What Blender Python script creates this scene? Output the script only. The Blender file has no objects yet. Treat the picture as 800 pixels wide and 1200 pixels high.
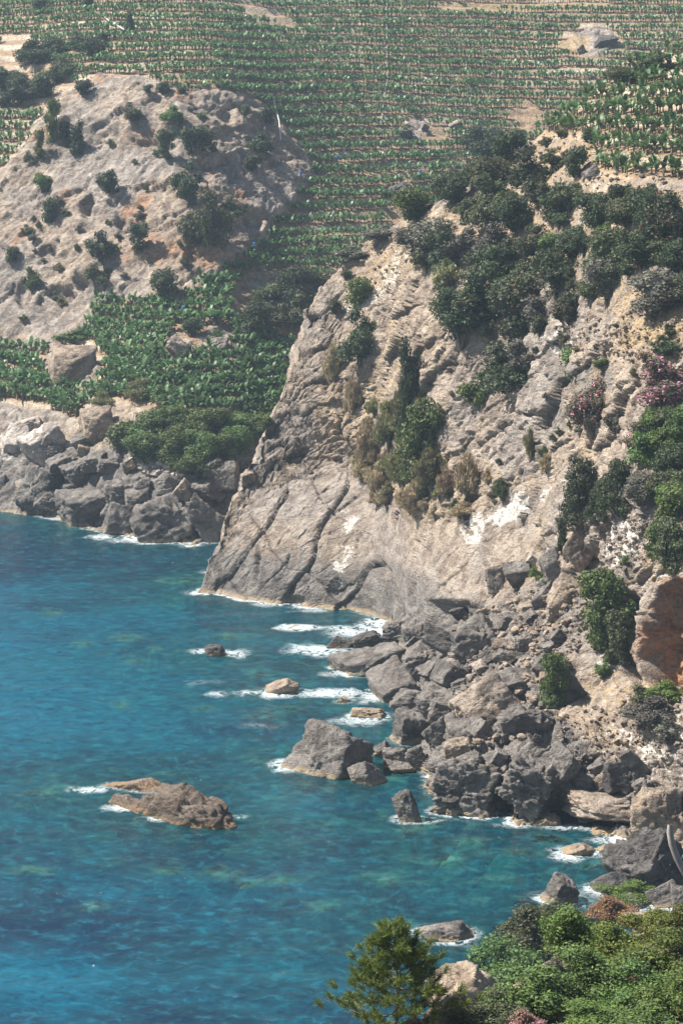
EXPOSURE = 1.18
HAZE = 0.00016
import bpy, bmesh, math, random
import numpy as np
from mathutils import Vector, Matrix, Euler

rng = np.random.default_rng(7)
random.seed(7)
SC = bpy.context.scene
COL = SC.collection

# ------------------------------------------------------------------ camera maths (pixels of the 800x1200 photograph)
F = 2706.0
H = 80.0
PITCH = math.radians(10.0)
SP, CP = math.sin(PITCH), math.cos(PITCH)

def tz(v):
    """height gained per metre of northward distance along the sight line of row v"""
    yc = (600.0 - np.asarray(v, float)) / F
    return (-SP + yc * CP) / (CP + yc * SP)

def xr(u, v):
    yc = (600.0 - np.asarray(v, float)) / F
    return (np.asarray(u, float) - 400.0) / F / (CP + yc * SP)

def project(P):
    X, Y, Z = P[..., 0], P[..., 1], P[..., 2] - H
    d = Y * CP - Z * SP
    up = Y * SP + Z * CP
    return 400 + F * X / d, 600 - F * up / d, Y

# ------------------------------------------------------------------ numpy noise
def _hash(ix, iy, iz, seed):
    h = (ix.astype(np.int64) * 374761393 + iy.astype(np.int64) * 668265263 + iz.astype(np.int64) * 2147483647 + seed * 974711) & 0xFFFFFFFF
    h = ((h ^ (h >> 13)) * 1274126177) & 0xFFFFFFFF
    h = (h ^ (h >> 16)) & 0xFFFFFFFF
    h = (h * 2246822519) & 0xFFFFFFFF
    return (h ^ (h >> 15)) & 0xFFFFFFFF

def _h01(ix, iy, iz, seed):
    return _hash(ix, iy, iz, seed).astype(np.float32) / 4294967296.0

def vnoise(P, scale, seed=0):
    """value noise, -1..1; scale = feature size in metres"""
    q = P / scale
    i = np.floor(q).astype(np.int64)
    f = (q - i).astype(np.float32)
    f = f * f * f * (f * (f * 6 - 15) + 10)
    out = 0
    for dx in (0, 1):
        wx = f[..., 0] if dx else 1 - f[..., 0]
        for dy in (0, 1):
            wy = f[..., 1] if dy else 1 - f[..., 1]
            for dz in (0, 1):
                wz = f[..., 2] if dz else 1 - f[..., 2]
                out = out + wx * wy * wz * _h01(i[..., 0] + dx, i[..., 1] + dy, i[..., 2] + dz, seed)
    return out * 2 - 1

def fbm(P, scale, octs=4, seed=0, gain=0.5):
    a, s, out, tot = 1.0, scale, 0, 0
    for o in range(octs):
        out = out + a * vnoise(P, s, seed + o * 17)
        tot += a
        a *= gain
        s *= 0.49
    return out / tot

def facets(P, scale, seed=0, tilt=0.8):
    """blocks of broken rock: every cell is a tilted plane of its own height; returns (height -1..1, distance to the crack)"""
    q = P / scale
    i = np.floor(q).astype(np.int64)
    best = np.full(q.shape[:-1], 9.0, np.float32)
    sec = np.full(q.shape[:-1], 9.0, np.float32)
    hgt = np.zeros(q.shape[:-1], np.float32)
    for dx in (-1, 0, 1):
        for dy in (-1, 0, 1):
            for dz in (-1, 0, 1):
                jx, jy, jz = i[..., 0] + dx, i[..., 1] + dy, i[..., 2] + dz
                ox = (q[..., 0] - jx - 0.1 - 0.8 * _h01(jx, jy, jz, seed)).astype(np.float32)
                oy = (q[..., 1] - jy - 0.1 - 0.8 * _h01(jx, jy, jz, seed + 1)).astype(np.float32)
                oz = (q[..., 2] - jz - 0.1 - 0.8 * _h01(jx, jy, jz, seed + 2)).astype(np.float32)
                d = ox * ox + oy * oy + oz * oz
                hh = _hash(jx, jy, jz, seed + 3)
                a = (hh & 255) / 127.5 - 1
                b = ((hh >> 8) & 255) / 127.5 - 1
                c = ((hh >> 16) & 255) / 127.5 - 1
                e = ((hh >> 24) & 255) / 127.5 - 1
                val = (tilt * (ox * a + oy * b + oz * c) + 0.6 * e).astype(np.float32)
                m = d < best
                sec = np.where(m, best, np.minimum(sec, d))
                hgt = np.where(m, val, hgt)
                best = np.where(m, d, best)
    return hgt, np.sqrt(sec) - np.sqrt(best)

def smooth(a, b, x):
    t = np.clip((x - a) / (b - a), 0, 1)
    return t * t * (3 - 2 * t)

def poly_mask(u, v, pts, soft=6.0):
    """soft inside test for a polygon"""
    pts = np.asarray(pts, float)
    inside = np.zeros(u.shape, bool)
    dmin = np.full(u.shape, 1e9)
    n = len(pts)
    for k in range(n):
        x0, y0 = pts[k]; x1, y1 = pts[(k + 1) % n]
        if y0 != y1:
            c = ((y0 > v) != (y1 > v)) & (u < (x1 - x0) * (v - y0) / (y1 - y0) + x0)
            inside ^= c
        L2 = (x1 - x0) ** 2 + (y1 - y0) ** 2
        t = np.clip(((u - x0) * (x1 - x0) + (v - y0) * (y1 - y0)) / L2, 0, 1)
        dmin = np.minimum(dmin, np.hypot(u - x0 - t * (x1 - x0), v - y0 - t * (y1 - y0)))
    sd = np.where(inside, dmin, -dmin)
    return smooth(-soft, soft, sd)

# ------------------------------------------------------------------ mesh helpers
def np_mesh(name, V, faces_by_n, smooth_shade=True):
    """V n x 3; faces_by_n: list of int arrays (m x k)"""
    me = bpy.data.meshes.new(name)
    V = np.ascontiguousarray(V, np.float32)
    me.vertices.add(len(V))
    me.vertices.foreach_set('co', V.ravel())
    nl = sum(f.size for f in faces_by_n)
    npoly = sum(len(f) for f in faces_by_n)
    me.loops.add(nl)
    me.polygons.add(npoly)
    me.loops.foreach_set('vertex_index', np.concatenate([f.ravel() for f in faces_by_n]).astype(np.int32))
    tot = np.concatenate([np.full(len(f), f.shape[1], np.int32) for f in faces_by_n])
    start = np.concatenate([[0], np.cumsum(tot)[:-1]]).astype(np.int32)
    me.polygons.foreach_set('loop_start', start)
    me.polygons.foreach_set('use_smooth', np.full(npoly, smooth_shade))
    me.update(calc_edges=True)
    return me

def grid_faces(r, c):
    a = np.arange(r * c).reshape(r, c)
    return np.stack([a[:-1, :-1].ravel(), a[:-1, 1:].ravel(), a[1:, 1:].ravel(), a[1:, :-1].ravel()], 1)

def add_attr(me, name, arr):
    at = me.attributes.new(name, 'FLOAT', 'POINT')
    at.data.foreach_set('value', np.ascontiguousarray(arr, np.float32).ravel())

def link(name, me, mat=None, parent=None):
    o = bpy.data.objects.new(name, me)
    COL.objects.link(o)
    if mat is not None and me is not None and len(me.materials) == 0:
        me.materials.append(mat)
    if parent is not None:
        o.parent = parent
    return o

def tag(o, label, cat, group=None):
    o['label'] = label
    o['category'] = cat
    if group:
        o['group'] = group

# ------------------------------------------------------------------ materials
class NT:
    def __init__(self, name):
        self.m = bpy.data.materials.new(name)
        self.m.use_nodes = True
        self.t = self.m.node_tree
        self.t.nodes.clear()
        self.out = self.n('ShaderNodeOutputMaterial')
    def n(self, typ, **kw):
        x = self.t.nodes.new(typ)
        for k, v in kw.items():
            setattr(x, k, v)
        return x
    def l(self, a, b):
        self.t.links.new(a, b)
    def val(self, x, sock):
        if isinstance(x, (int, float)):
            sock.default_value = x
        elif isinstance(x, (tuple, list)):
            sock.default_value = (*x, 1.0) if len(x) == 3 and sock.type == 'RGBA' else x
        else:
            self.l(x, sock)
    def math(self, op, a, b=0.0, clamp=False):
        x = self.n('ShaderNodeMath', operation=op, use_clamp=clamp)
        self.val(a, x.inputs[0]); self.val(b, x.inputs[1])
        return x.outputs[0]
    def mix(self, f, a, b, mode='MIX'):
        x = self.n('ShaderNodeMix', data_type='RGBA', blend_type=mode)
        self.val(f, x.inputs[0]); self.val(a, x.inputs[6]); self.val(b, x.inputs[7])
        return x.outputs[2]
    def ramp(self, f, lo, hi):
        x = self.n('ShaderNodeMapRange', clamp=True, interpolation_type='SMOOTHSTEP')
        self.val(f, x.inputs[0]); x.inputs[1].default_value = lo; x.inputs[2].default_value = hi
        return x.outputs[0]
    def noise(self, vec, scale, detail=4, rough=0.55, dist=0.0):
        x = self.n('ShaderNodeTexNoise')
        if vec is not None:
            self.l(vec, x.inputs['Vector'])
        x.inputs['Scale'].default_value = scale
        x.inputs['Detail'].default_value = detail
        x.inputs['Roughness'].default_value = rough
        x.inputs['Distortion'].default_value = dist
        return x.outputs['Fac']
    def attr(self, name):
        x = self.n('ShaderNodeAttribute', attribute_name=name)
        return x.outputs['Fac']
    def n_sep(self, c):
        x = self.n('ShaderNodeSeparateColor')
        self.l(c, x.inputs[0])
        return x.outputs[0]
    def pos(self):
        return self.n('ShaderNodeNewGeometry').outputs['Position']
    def mapping(self, vec, rot=(0, 0, 0), scale=(1, 1, 1)):
        x = self.n('ShaderNodeMapping')
        self.l(vec, x.inputs[0])
        x.inputs['Rotation'].default_value = rot
        x.inputs['Scale'].default_value = scale
        return x.outputs[0]

STRATA_ROT = (math.radians(20), math.radians(38), math.radians(10))

def rock_material(name, terrain=True, tone=(1, 1, 1), grey_default=1.0):
    k = NT(name)
    P = k.pos()
    S = k.mapping(P, STRATA_ROT, (0.6, 0.5, 1.25))
    big = k.noise(P, 0.045, 4, 0.6)
    mid = k.noise(P, 0.35, 5, 0.65, 0.6)
    fine = k.noise(P, 2.2, 5, 0.7)
    str_ = k.noise(S, 0.55, 6, 0.72, 0.4)
    # warm limestone / schist
    warm = k.mix(k.ramp(mid, 0.32, 0.68), (0.175, 0.130, 0.098), (0.395, 0.322, 0.25))
    warm = k.mix(k.ramp(big, 0.40, 0.62), warm, k.mix(k.ramp(mid, 0.35, 0.65), (0.165, 0.138, 0.120), (0.34, 0.295, 0.258)))
    warm = k.mix(k.math('MULTIPLY', k.ramp(str_, 0.55, 0.72), 0.55), warm, (0.50, 0.43, 0.36))
    warm = k.mix(k.math('MULTIPLY', k.ramp(str_, 0.46, 0.33), 0.5), warm, (0.15, 0.115, 0.09))
    grey = k.mix(k.ramp(mid, 0.32, 0.68), (0.082, 0.072, 0.066), (0.225, 0.203, 0.182))
    grey = k.mix(k.math('MULTIPLY', k.ramp(str_, 0.56, 0.72), 0.5), grey, (0.36, 0.335, 0.305))
    if terrain:
        g = k.attr('grey')
    else:
        rnd = k.n('ShaderNodeObjectInfo').outputs['Random']
        g = k.math('ADD', k.math('MULTIPLY', rnd, 0.5), grey_default - 0.25, True)
    g = k.ramp(k.math('ADD', g, k.math('MULTIPLY', k.math('SUBTRACT', mid, 0.5), 0.9)), 0.3, 0.7)
    c = k.mix(g, warm, grey)
    if terrain:
        wht = k.ramp(k.math('ADD', k.attr('pale'), k.math('ADD', k.math('MULTIPLY', k.math('SUBTRACT', str_, 0.5), 2.2), k.math('MULTIPLY', k.math('SUBTRACT', mid, 0.5), 1.5))), 0.50, 0.80)
        c = k.mix(wht, c, k.mix(k.ramp(fine, 0.35, 0.65), (0.42, 0.38, 0.33), (0.66, 0.62, 0.56)))
        rst = k.ramp(k.math('ADD', k.attr('rust'), k.math('MULTIPLY', k.math('SUBTRACT', mid, 0.5), 1.0)), 0.4, 0.7)
        c = k.mix(rst, c, k.mix(k.ramp(str_, 0.4, 0.6), (0.20, 0.095, 0.05), (0.40, 0.22, 0.12)))
        soil = k.mix(k.ramp(k.noise(P, 0.5, 6, 0.7), 0.35, 0.65), (0.21, 0.135, 0.085), (0.36, 0.265, 0.175))
        sm = k.ramp(k.math('ADD', k.attr('soil'), k.math('MULTIPLY', k.math('SUBTRACT', mid, 0.5), 0.6)), 0.35, 0.65)
        c = k.mix(sm, c, soil)
        c = k.mix(k.attr('wall'), c, k.mix(k.ramp(k.noise(P, 1.2, 4, 0.7), 0.35, 0.65), (0.36, 0.29, 0.21), (0.62, 0.54, 0.43)))
        gr = k.ramp(k.math('ADD', k.attr('grass'), k.math('MULTIPLY', k.math('SUBTRACT', k.noise(P, 0.9, 6, 0.75), 0.5), 1.6)), 0.42, 0.62)
        c = k.mix(k.math('MULTIPLY', gr, 0.85), c, k.mix(k.ramp(fine, 0.35, 0.65), (0.27, 0.185, 0.10), (0.40, 0.31, 0.18)))
    if terrain:
        blot = k.noise(k.mapping(P, (0, 0, 0), (1, 1, 0.45)), 0.16, 6, 0.7, 0.8)
        c = k.mix(k.math('MULTIPLY', k.ramp(blot, 0.56, 0.68), 0.55), c, (0.16, 0.13, 0.115))
        c = k.mix(k.math('MULTIPLY', k.ramp(blot, 0.42, 0.30), 0.45), c, (0.40, 0.285, 0.19))
    # fine mottling
    c = k.mix(0.55, c, k.mix(k.ramp(fine, 0.25, 0.75), (0.28, 0.27, 0.26), (0.74, 0.73, 0.72)), 'OVERLAY')
    # iron / lichen-tan tidal band just above the water
    z = k.n('ShaderNodeSeparateXYZ'); k.l(P, z.inputs[0])
    band = k.math('ADD', z.outputs[2], k.math('MULTIPLY', k.math('SUBTRACT', mid, 0.5), 1.3))
    c = k.mix(k.math('MULTIPLY', k.ramp(band, 0.75, 0.25), 0.8), c, (0.33, 0.25, 0.16))
    c = k.mix(k.math('MULTIPLY', k.ramp(band, -0.1, -0.7), 0.9), c, (0.075, 0.09, 0.07))
    if tone != (1, 1, 1):
        c = k.mix(1.0, c, tone, 'MULTIPLY')
    b = k.n('ShaderNodeBsdfPrincipled')
    k.l(c, b.inputs['Base Color'])
    b.inputs['Roughness'].default_value = 0.88
    b.inputs['Specular IOR Level'].default_value = 0.25
    vor = k.n('ShaderNodeTexVoronoi', feature='DISTANCE_TO_EDGE')
    k.l(k.mapping(S, (0, 0, 0), (1, 1, 1)), vor.inputs['Vector'])
    vor.inputs['Scale'].default_value = 1.1
    crack = k.ramp(vor.outputs['Distance'], 0.0, 0.09)
    hgt = k.math('ADD', k.math('MULTIPLY', str_, 0.55), k.math('MULTIPLY', mid, 0.65))
    hgt = k.math('ADD', hgt, k.math('MULTIPLY', fine, 0.34))
    hgt = k.math('ADD', hgt, k.math('MULTIPLY', crack, 0.07 if terrain else 0.05))
    v2 = k.n('ShaderNodeTexVoronoi', feature='F1')
    k.l(S, v2.inputs['Vector']); v2.inputs['Scale'].default_value = 2.3
    hgt = k.math('ADD', hgt, k.math('MULTIPLY', k.n_sep(v2.outputs['Color']), 0.30))
    bp = k.n('ShaderNodeBump')
    bp.inputs['Strength'].default_value = 1.0
    bp.inputs['Distance'].default_value = 0.95 if terrain else 1.0
    k.l(hgt, bp.inputs['Height'])
    k.l(bp.outputs[0], b.inputs['Normal'])
    k.l(b.outputs[0], k.out.inputs[0])
    return k.m

def leaf_material(name, dark, light, trans=0.25, rough=0.6, tip=None, tipamt=0.0):
    k = NT(name)
    isl = k.n('ShaderNodeNewGeometry').outputs['Random Per Island']
    rnd = k.n('ShaderNodeObjectInfo').outputs['Random']
    c = k.mix(isl, dark, light)
    if tip is not None:
        c = k.mix(k.ramp(isl, 1 - tipamt, 1 - tipamt + 0.02), c, tip)
    c = k.mix(k.math('MULTIPLY', k.ramp(k.noise(k.pos(), 1.1, 4, 0.65), 0.42, 0.66), 0.55), c, k.mix(1.0, c, (1.55, 1.42, 1.05), 'MULTIPLY'))
    hs = k.n('ShaderNodeHueSaturation')
    k.l(k.math('ADD', k.math('MULTIPLY', rnd, 0.05), 0.475), hs.inputs['Hue'])
    k.l(k.math('ADD', k.math('MULTIPLY', rnd, 0.5), 0.75), hs.inputs['Value'])
    k.l(c, hs.inputs['Color'])
    b = k.n('ShaderNodeBsdfPrincipled')
    k.l(hs.outputs[0], b.inputs['Base Color'])
    b.inputs['Roughness'].default_value = rough
    b.inputs['Specular IOR Level'].default_value = 0.3
    t = k.n('ShaderNodeBsdfTranslucent')
    k.l(hs.outputs[0], t.inputs[0])
    mx = k.n('ShaderNodeMixShader'); mx.inputs[0].default_value = trans
    k.l(b.outputs[0], mx.inputs[1]); k.l(t.outputs[0], mx.inputs[2])
    k.l(mx.outputs[0], k.out.inputs[0])
    return k.m

def plain_material(name, a, b_, scale=3.0, rough=0.8):
    k = NT(name)
    c = k.mix(k.ramp(k.noise(k.pos(), scale, 5, 0.65), 0.3, 0.7), a, b_)
    b = k.n('ShaderNodeBsdfPrincipled')
    k.l(c, b.inputs['Base Color'])
    b.inputs['Roughness'].default_value = rough
    k.l(b.outputs[0], k.out.inputs[0])
    return k.m

M_TERRAIN = rock_material('cliff rock and soil', True)
M_ROCK = rock_material('grey sea rock', False, (1, 1, 1), 0.85)
M_TAN = rock_material('tan rock', False, (1.0, 0.97, 0.93), 0.1)
M_DARK = rock_material('dark volcanic looking rock', False, (0.62, 0.63, 0.66), 0.95)
M_PALE = rock_material('pale rock', False, (2.5, 2.45, 2.4), 0.7)
M_BROWN = rock_material('brown sea rock', False, (0.80, 0.70, 0.62), 0.5)
# ------------------------------------------------------------------ terrain: profiles walked outward from the shore
VS = np.arange(1320, -262, -2.0)          # rows, bottom to top
TV = tz(VS)

def profile(vw, nodes, under=22.0):
    """Y on every row of VS: from the waterline (row vw, z=0) upward with the slope (degrees) given per row, downward under the sea"""
    nodes = sorted(nodes, key=lambda n: n[0])
    sl = np.interp(VS, [n[0] for n in nodes], [n[1] for n in nodes])
    Y = np.zeros(len(VS))
    i0 = int(np.argmin(abs(VS - vw)))
    Y[i0] = -H / TV[i0]
    z = 0.0
    for i in range(i0 + 1, len(VS)):
        m = max(math.tan(math.radians(sl[i])), TV[i] + 0.05)
        Y[i] = (H - z + Y[i - 1] * m) / (m - TV[i])
        z = H + Y[i] * TV[i]
    z = 0.0
    m = math.tan(math.radians(under))
    for i in range(i0 - 1, -1, -1):
        Y[i] = (H - z + Y[i + 1] * m) / (m - TV[i])
        z = H + Y[i] * TV[i]
    return Y

def gauss_u(A, sig):
    n = int(sig * 3) + 1
    k = np.exp(-0.5 * (np.arange(-n, n + 1) / sig) ** 2); k /= k.sum()
    Ap = np.pad(A, ((n, n), (0, 0)), mode='edge')
    return sum(k[j] * Ap[j:j + len(A)] for j in range(2 * n + 1))

def landform(cols, us, sig):
    """log-distance table (bearing x row) blended between the control profiles"""
    cu = np.array([c[0] for c in cols], float)
    T = np.log(np.stack([profile(c[1], c[2]) for c in cols]))
    out = np.empty((len(us), len(VS)))
    for j in range(len(VS)):
        out[:, j] = np.interp(us, cu, T[:, j])
    return gauss_u(out, sig)

A_COLS = [
    (-260, 590, [(590, 30), (500, 22), (430, 15), (400, 25), (200, 40), (120, 20), (0, 18)]),
    (0, 597, [(597, 35), (540, 38), (500, 25), (430, 14), (400, 30), (330, 42), (230, 45), (170, 28), (110, 19), (0, 18)]),
    (60, 603, [(603, 38), (530, 38), (500, 24), (430, 15), (400, 24), (370, 38), (230, 40), (150, 36), (110, 24), (80, 17), (0, 17)]),
    (120, 622, [(622, 42), (530, 38), (500, 24), (430, 15), (390, 17), (365, 37), (230, 38), (110, 36), (92, 24), (70, 16), (0, 17)]),
    (200, 634, [(634, 46), (545, 40), (520, 30), (480, 20), (430, 16), (375, 19), (350, 36), (230, 38), (115, 36), (95, 24), (70, 16), (0, 17)]),
    (255, 640, [(640, 48), (545, 42), (520, 32), (480, 20), (430, 17), (345, 21), (315, 34), (200, 37), (125, 34), (105, 24), (70, 17), (0, 17)]),
    (320, 620, [(620, 40), (500, 25), (430, 19), (330, 26), (280, 30), (230, 33), (150, 32), (120, 26), (70, 18), (0, 17)]),
    (390, 610, [(610, 38), (500, 23), (400, 25), (300, 28), (200, 28), (100, 24), (0, 18)]),
    (600, 600, [(600, 35), (500, 22), (400, 25), (100, 23), (0, 18)]),
    (900, 600, [(600, 38), (500, 24), (400, 25), (100, 23), (0, 19)]),
    (1150, 600, [(600, 38), (500, 24), (400, 25), (100, 23), (0, 19)]),
]
B_COLS = [
    (230, 690, [(690, 50), (400, 50)]),
    (300, 703, [(703, 66), (680, 58), (640, 42), (590, 36), (565, 30), (540, 30)]),
    (350, 709, [(709, 68), (685, 60), (640, 40), (575, 34), (558, 16), (545, 16), (534, 62), (480, 52), (450, 60), (405, 38)]),
    (400, 714, [(714, 70), (690, 60), (640, 40), (575, 35), (556, 16), (542, 16), (530, 64), (500, 60), (420, 60), (380, 48), (330, 30), (300, 22)]),
    (450, 722, [(722, 68), (700, 58), (640, 41), (600, 38), (585, 20), (570, 25), (555, 64), (540, 62), (430, 60), (390, 45), (350, 30), (280, 22), (250, 18)]),
    (500, 938, [(938, 40), (915, 20), (895, 2.0), (735, 2.0), (722, 52), (640, 43), (570, 55), (480, 58), (400, 48), (300, 34), (240, 20)]),
    (560, 955, [(955, 55), (920, 48), (900, 8), (870, 3), (735, 4), (705, 42), (640, 40), (590, 46), (480, 52), (400, 46), (300, 35), (220, 24), (180, 18)]),
    (620, 961, [(961, 58), (895, 50), (875, 9), (700, 9), (670, 36), (590, 39), (500, 46), (400, 42), (300, 34), (200, 21), (150, 16)]),
    (680, 966, [(966, 50), (900, 42), (875, 18), (700, 24), (640, 50), (580, 48), (500, 45), (400, 40), (300, 34), (200, 19), (100, 17)]),
    (740, 976, [(976, 50), (900, 40), (850, 28), (800, 30), (775, 62), (690, 62), (640, 48), (560, 44), (450, 42), (350, 37), (250, 28), (200, 14), (70, 16)]),
    (800, 992, [(992, 50), (900, 46), (830, 30), (800, 32), (775, 66), (690, 66), (640, 44), (400, 40), (300, 34), (200, 15), (60, 16)]),
    (950, 1040, [(1040, 50), (900, 46), (820, 30), (775, 55), (690, 55), (640, 44), (400, 40), (300, 34), (200, 16), (60, 16)]),
    (1150, 1080, [(1080, 50), (900, 46), (820, 30), (640, 44), (400, 40), (300, 34), (200, 16), (60, 16)]),
]
B_CREST = [(228, 705), (237, 699), (241, 685), (248, 656), (257, 630), (269, 600), (281, 570), (294, 540), (311, 508), (327, 470), (336, 440), (350, 402), (365, 362), (380, 335),
           (400, 312), (430, 288), (470, 262), (495, 246), (540, 228), (600, 184), (640, 152), (665, 128), (700, 100), (760, 68), (800, 56), (900, 40), (1150, 20)]

def sheet(cols, us, sig, vbot, vtop, rows, hid_rows, hid_len, hid_k):
    T = landform(cols, us, sig)
    n = len(us)
    s = np.linspace(0, 1, rows)
    V = vbot[:, None] + (vtop - vbot)[:, None] * s[None, :]
    Y = np.empty_like(V)
    for i in range(n):
        Y[i] = np.exp(np.interp(-V[i], -VS, T[i]))
    Z = H + Y * tz(V)
    X = xr(us[:, None], V) * Y
    P = np.stack([X, Y, Z], -1)
    if hid_rows:
        d = np.linspace(0, 1, hid_rows + 1)[1:] ** 1.5 * hid_len
        c = P[:, -1]
        tc = tz(vtop)
        Yh = c[:, 1:2] + d[None]
        Zh = c[:, 2:3] + d[None] * np.minimum(tc, 0.25)[:, None] - hid_k * d[None] ** 1.6
        Xh = c[:, 0:1] / c[:, 1:2] * Yh
        P = np.concatenate([P, np.stack([Xh, Yh, Zh], -1)], 1)
        V = np.concatenate([V, np.repeat(V[:, -1:], hid_rows, 1)], 1)
    U = np.repeat(us[:, None], V.shape[1], 1)
    return P, U, V

def normals(P):
    gu = np.gradient(P, axis=0)
    gv = np.gradient(P, axis=1)
    n = np.cross(gu, gv)
    n /= np.linalg.norm(n, axis=-1, keepdims=True) + 1e-9
    n *= np.where(n[..., 2:3] < 0, -1, 1)
    return n

def rot_strata(P):
    M = np.array(Euler(STRATA_ROT).to_matrix())
    return P @ M.T * np.array([0.8, 0.75, 1.2])

def rock_relief(P, amp):
    """broken bedding: big blocks, middle blocks, small blocks, with the beds dipping one way"""
    Q = rot_strata(P + 1.2 * np.stack([fbm(P, 6, 3, 91), fbm(P, 6, 3, 92), fbm(P, 6, 3, 93)], -1))
    f1, e1 = facets(Q, 7.0, 11, 1.0)
    f2, e2 = facets(Q, 2.6, 23, 1.0)
    f3, e3 = facets(Q, 1.0, 37, 0.9)
    f4, e4 = facets(Q, 0.45, 51, 0.9)
    h = 1.4 * f1 + 0.75 * f2 + 0.36 * f3 + 0.16 * f4 - 0.10 * (1 - smooth(0, 0.15, e3)) - 0.5 * (1 - smooth(0, 0.10, e1)) - 0.30 * (1 - smooth(0, 0.12, e2))
    h = h + 1.0 * fbm(P, 14, 5, 5, 0.55)
    return h * amp

# ---------------- far hillside
uA = np.arange(-200, 1100, 1.45)
PA, UA, VA = sheet(A_COLS, uA, 24, np.full(len(uA), 655.0), np.full(len(uA), -160.0), 640, 0, 0, 0)
KNOLL = [(-60, 215), (0, 196), (30, 165), (48, 140), (62, 118), (90, 100), (120, 92), (170, 92), (215, 113), (250, 104), (300, 118), (330, 148), (362, 192), (345, 235), (300, 285),
         (262, 318), (222, 342), (200, 362), (150, 352), (104, 352), (95, 385), (70, 410), (20, 408), (-60, 400)]
GROVE = [(-300, 500), (0, 468), (50, 478), (90, 490), (140, 470), (200, 482), (345, 496), (480, 520), (1100, 520), (1100, -300), (-300, -300)]
wob = fbm(PA, 16, 3, 301) * 9
knoll = poly_mask(UA + wob, VA + wob, KNOLL, 7)
grove = poly_mask(UA + wob * 0.5, VA + wob * 0.5, GROVE, 7) * (1 - knoll)
for pu, pv, pr in [(85, 428, 34), (213, 408, 17), (255, 398, 22), (695, 47, 26), (487, 150, 17), (115, 488, 26), (300, 330, 12)]:
    grove = grove * smooth(pr * 0.75, pr * 1.1, np.hypot(UA - pu, (VA - pv) * 1.3))
# terraces: treads and dry walls following the contours
zt = PA[..., 2] + 2.2 * fbm(PA * np.array([1, 1, 0.2]), 70, 3, 77) + 0.35 * fbm(PA, 9, 3, 78)
step = np.where(zt < 50, 2.05, 2.75)
kk = np.where(zt < 50, zt / 2.05, 50 / 2.05 + (zt - 50) / 2.75)
fr = kk - np.floor(kk)
tread = np.where(fr < 0.72, fr / 0.72 * 0.30, 0.30 + 0.70 * smooth(0.72, 1.0, fr))
PA[..., 2] += grove * (tread - fr) * step * 0.9
wallA = grove * smooth(0.74, 0.80, fr) * (1 - smooth(0.93, 1.0, fr)) * smooth(-0.15, 0.25, fbm(PA, 26, 3, 141))
NA = normals(PA)
rock_amt = np.clip(1 - grove, 0, 1)
relA = rock_relief(PA, 1.0)
ridge = 1 - np.abs(fbm(PA * np.array([1, 1, 0.45]), 17, 4, 55)) * 2
ampA = rock_amt * (0.5 - 0.06 * knoll + 0.35 * smooth(560, 600, VA))
dent = 0 * relA
for hu, hv, hw, hh, hd in [(105, 246, 11, 15, 3.2), (84, 160, 14, 26, 2.6), (155, 272, 18, 9, 2.4), (245, 192, 26, 7, 2.2), (270, 205, 12, 16, 2.2), (290, 262, 16, 14, 2.4), (140, 262, 10, 8, 2.0), (180, 168, 34, 5, 1.5),
                           (60, 300, 14, 10, 2.2), (75, 345, 18, 9, 2.4), (100, 335, 14, 10, 2.4), (30, 350, 12, 16, 2.2), (225, 300, 12, 18, 2.0), (130, 160, 16, 5, 1.4), (265, 135, 9, 14, 1.6), (190, 225, 12, 8, 1.8)]:
    q = np.hypot((UA - hu) / hw, (VA - hv) / hh) + 0.5 * fbm(PA, 4, 3, 811)
    dent = dent + hd * smooth(1.0, 0.45, q)
PA += NA * (relA * ampA - dent + knoll * 2.2 * ridge + grove * 0.18 * fbm(PA, 2.5, 3, 61))[..., None]
greyA = smooth(490, 540, VA + wob + 0.10 * (UA - 120)) * (1 - 0.8 * poly_mask(UA, VA, [(60, 470), (140, 470), (150, 520), (120, 530), (80, 520)], 12))
greyA = np.maximum(greyA, knoll * 0.48 * smooth(-0.1, 0.5, fbm(PA, 22, 3, 19)))
paleA = 0.55 * poly_mask(UA, VA, [(-20, 500), (50, 485), (85, 500), (60, 545), (-20, 545)], 12) + 0.8 * poly_mask(UA, VA, [(150, 537), (190, 533), (215, 556), (195, 562)], 5)
paleA = paleA + 0.26 * knoll * smooth(0.15, 0.5, fbm(PA, 13, 3, 29))
grassA = 0.75 * grove * smooth(0.1, 0.5, fbm(PA, 30, 3, 41)) * 0.6 + 0.7 * poly_mask(UA, VA, [(510, 4), (710, 1), (712, 11), (515, 13)], 4)
grassA = np.maximum(grassA, 0.85 * poly_mask(UA, VA, [(640, 45), (690, 38), (690, 62), (645, 65)], 5))
grassA = np.maximum(grassA, 0.22 * knoll)

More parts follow.
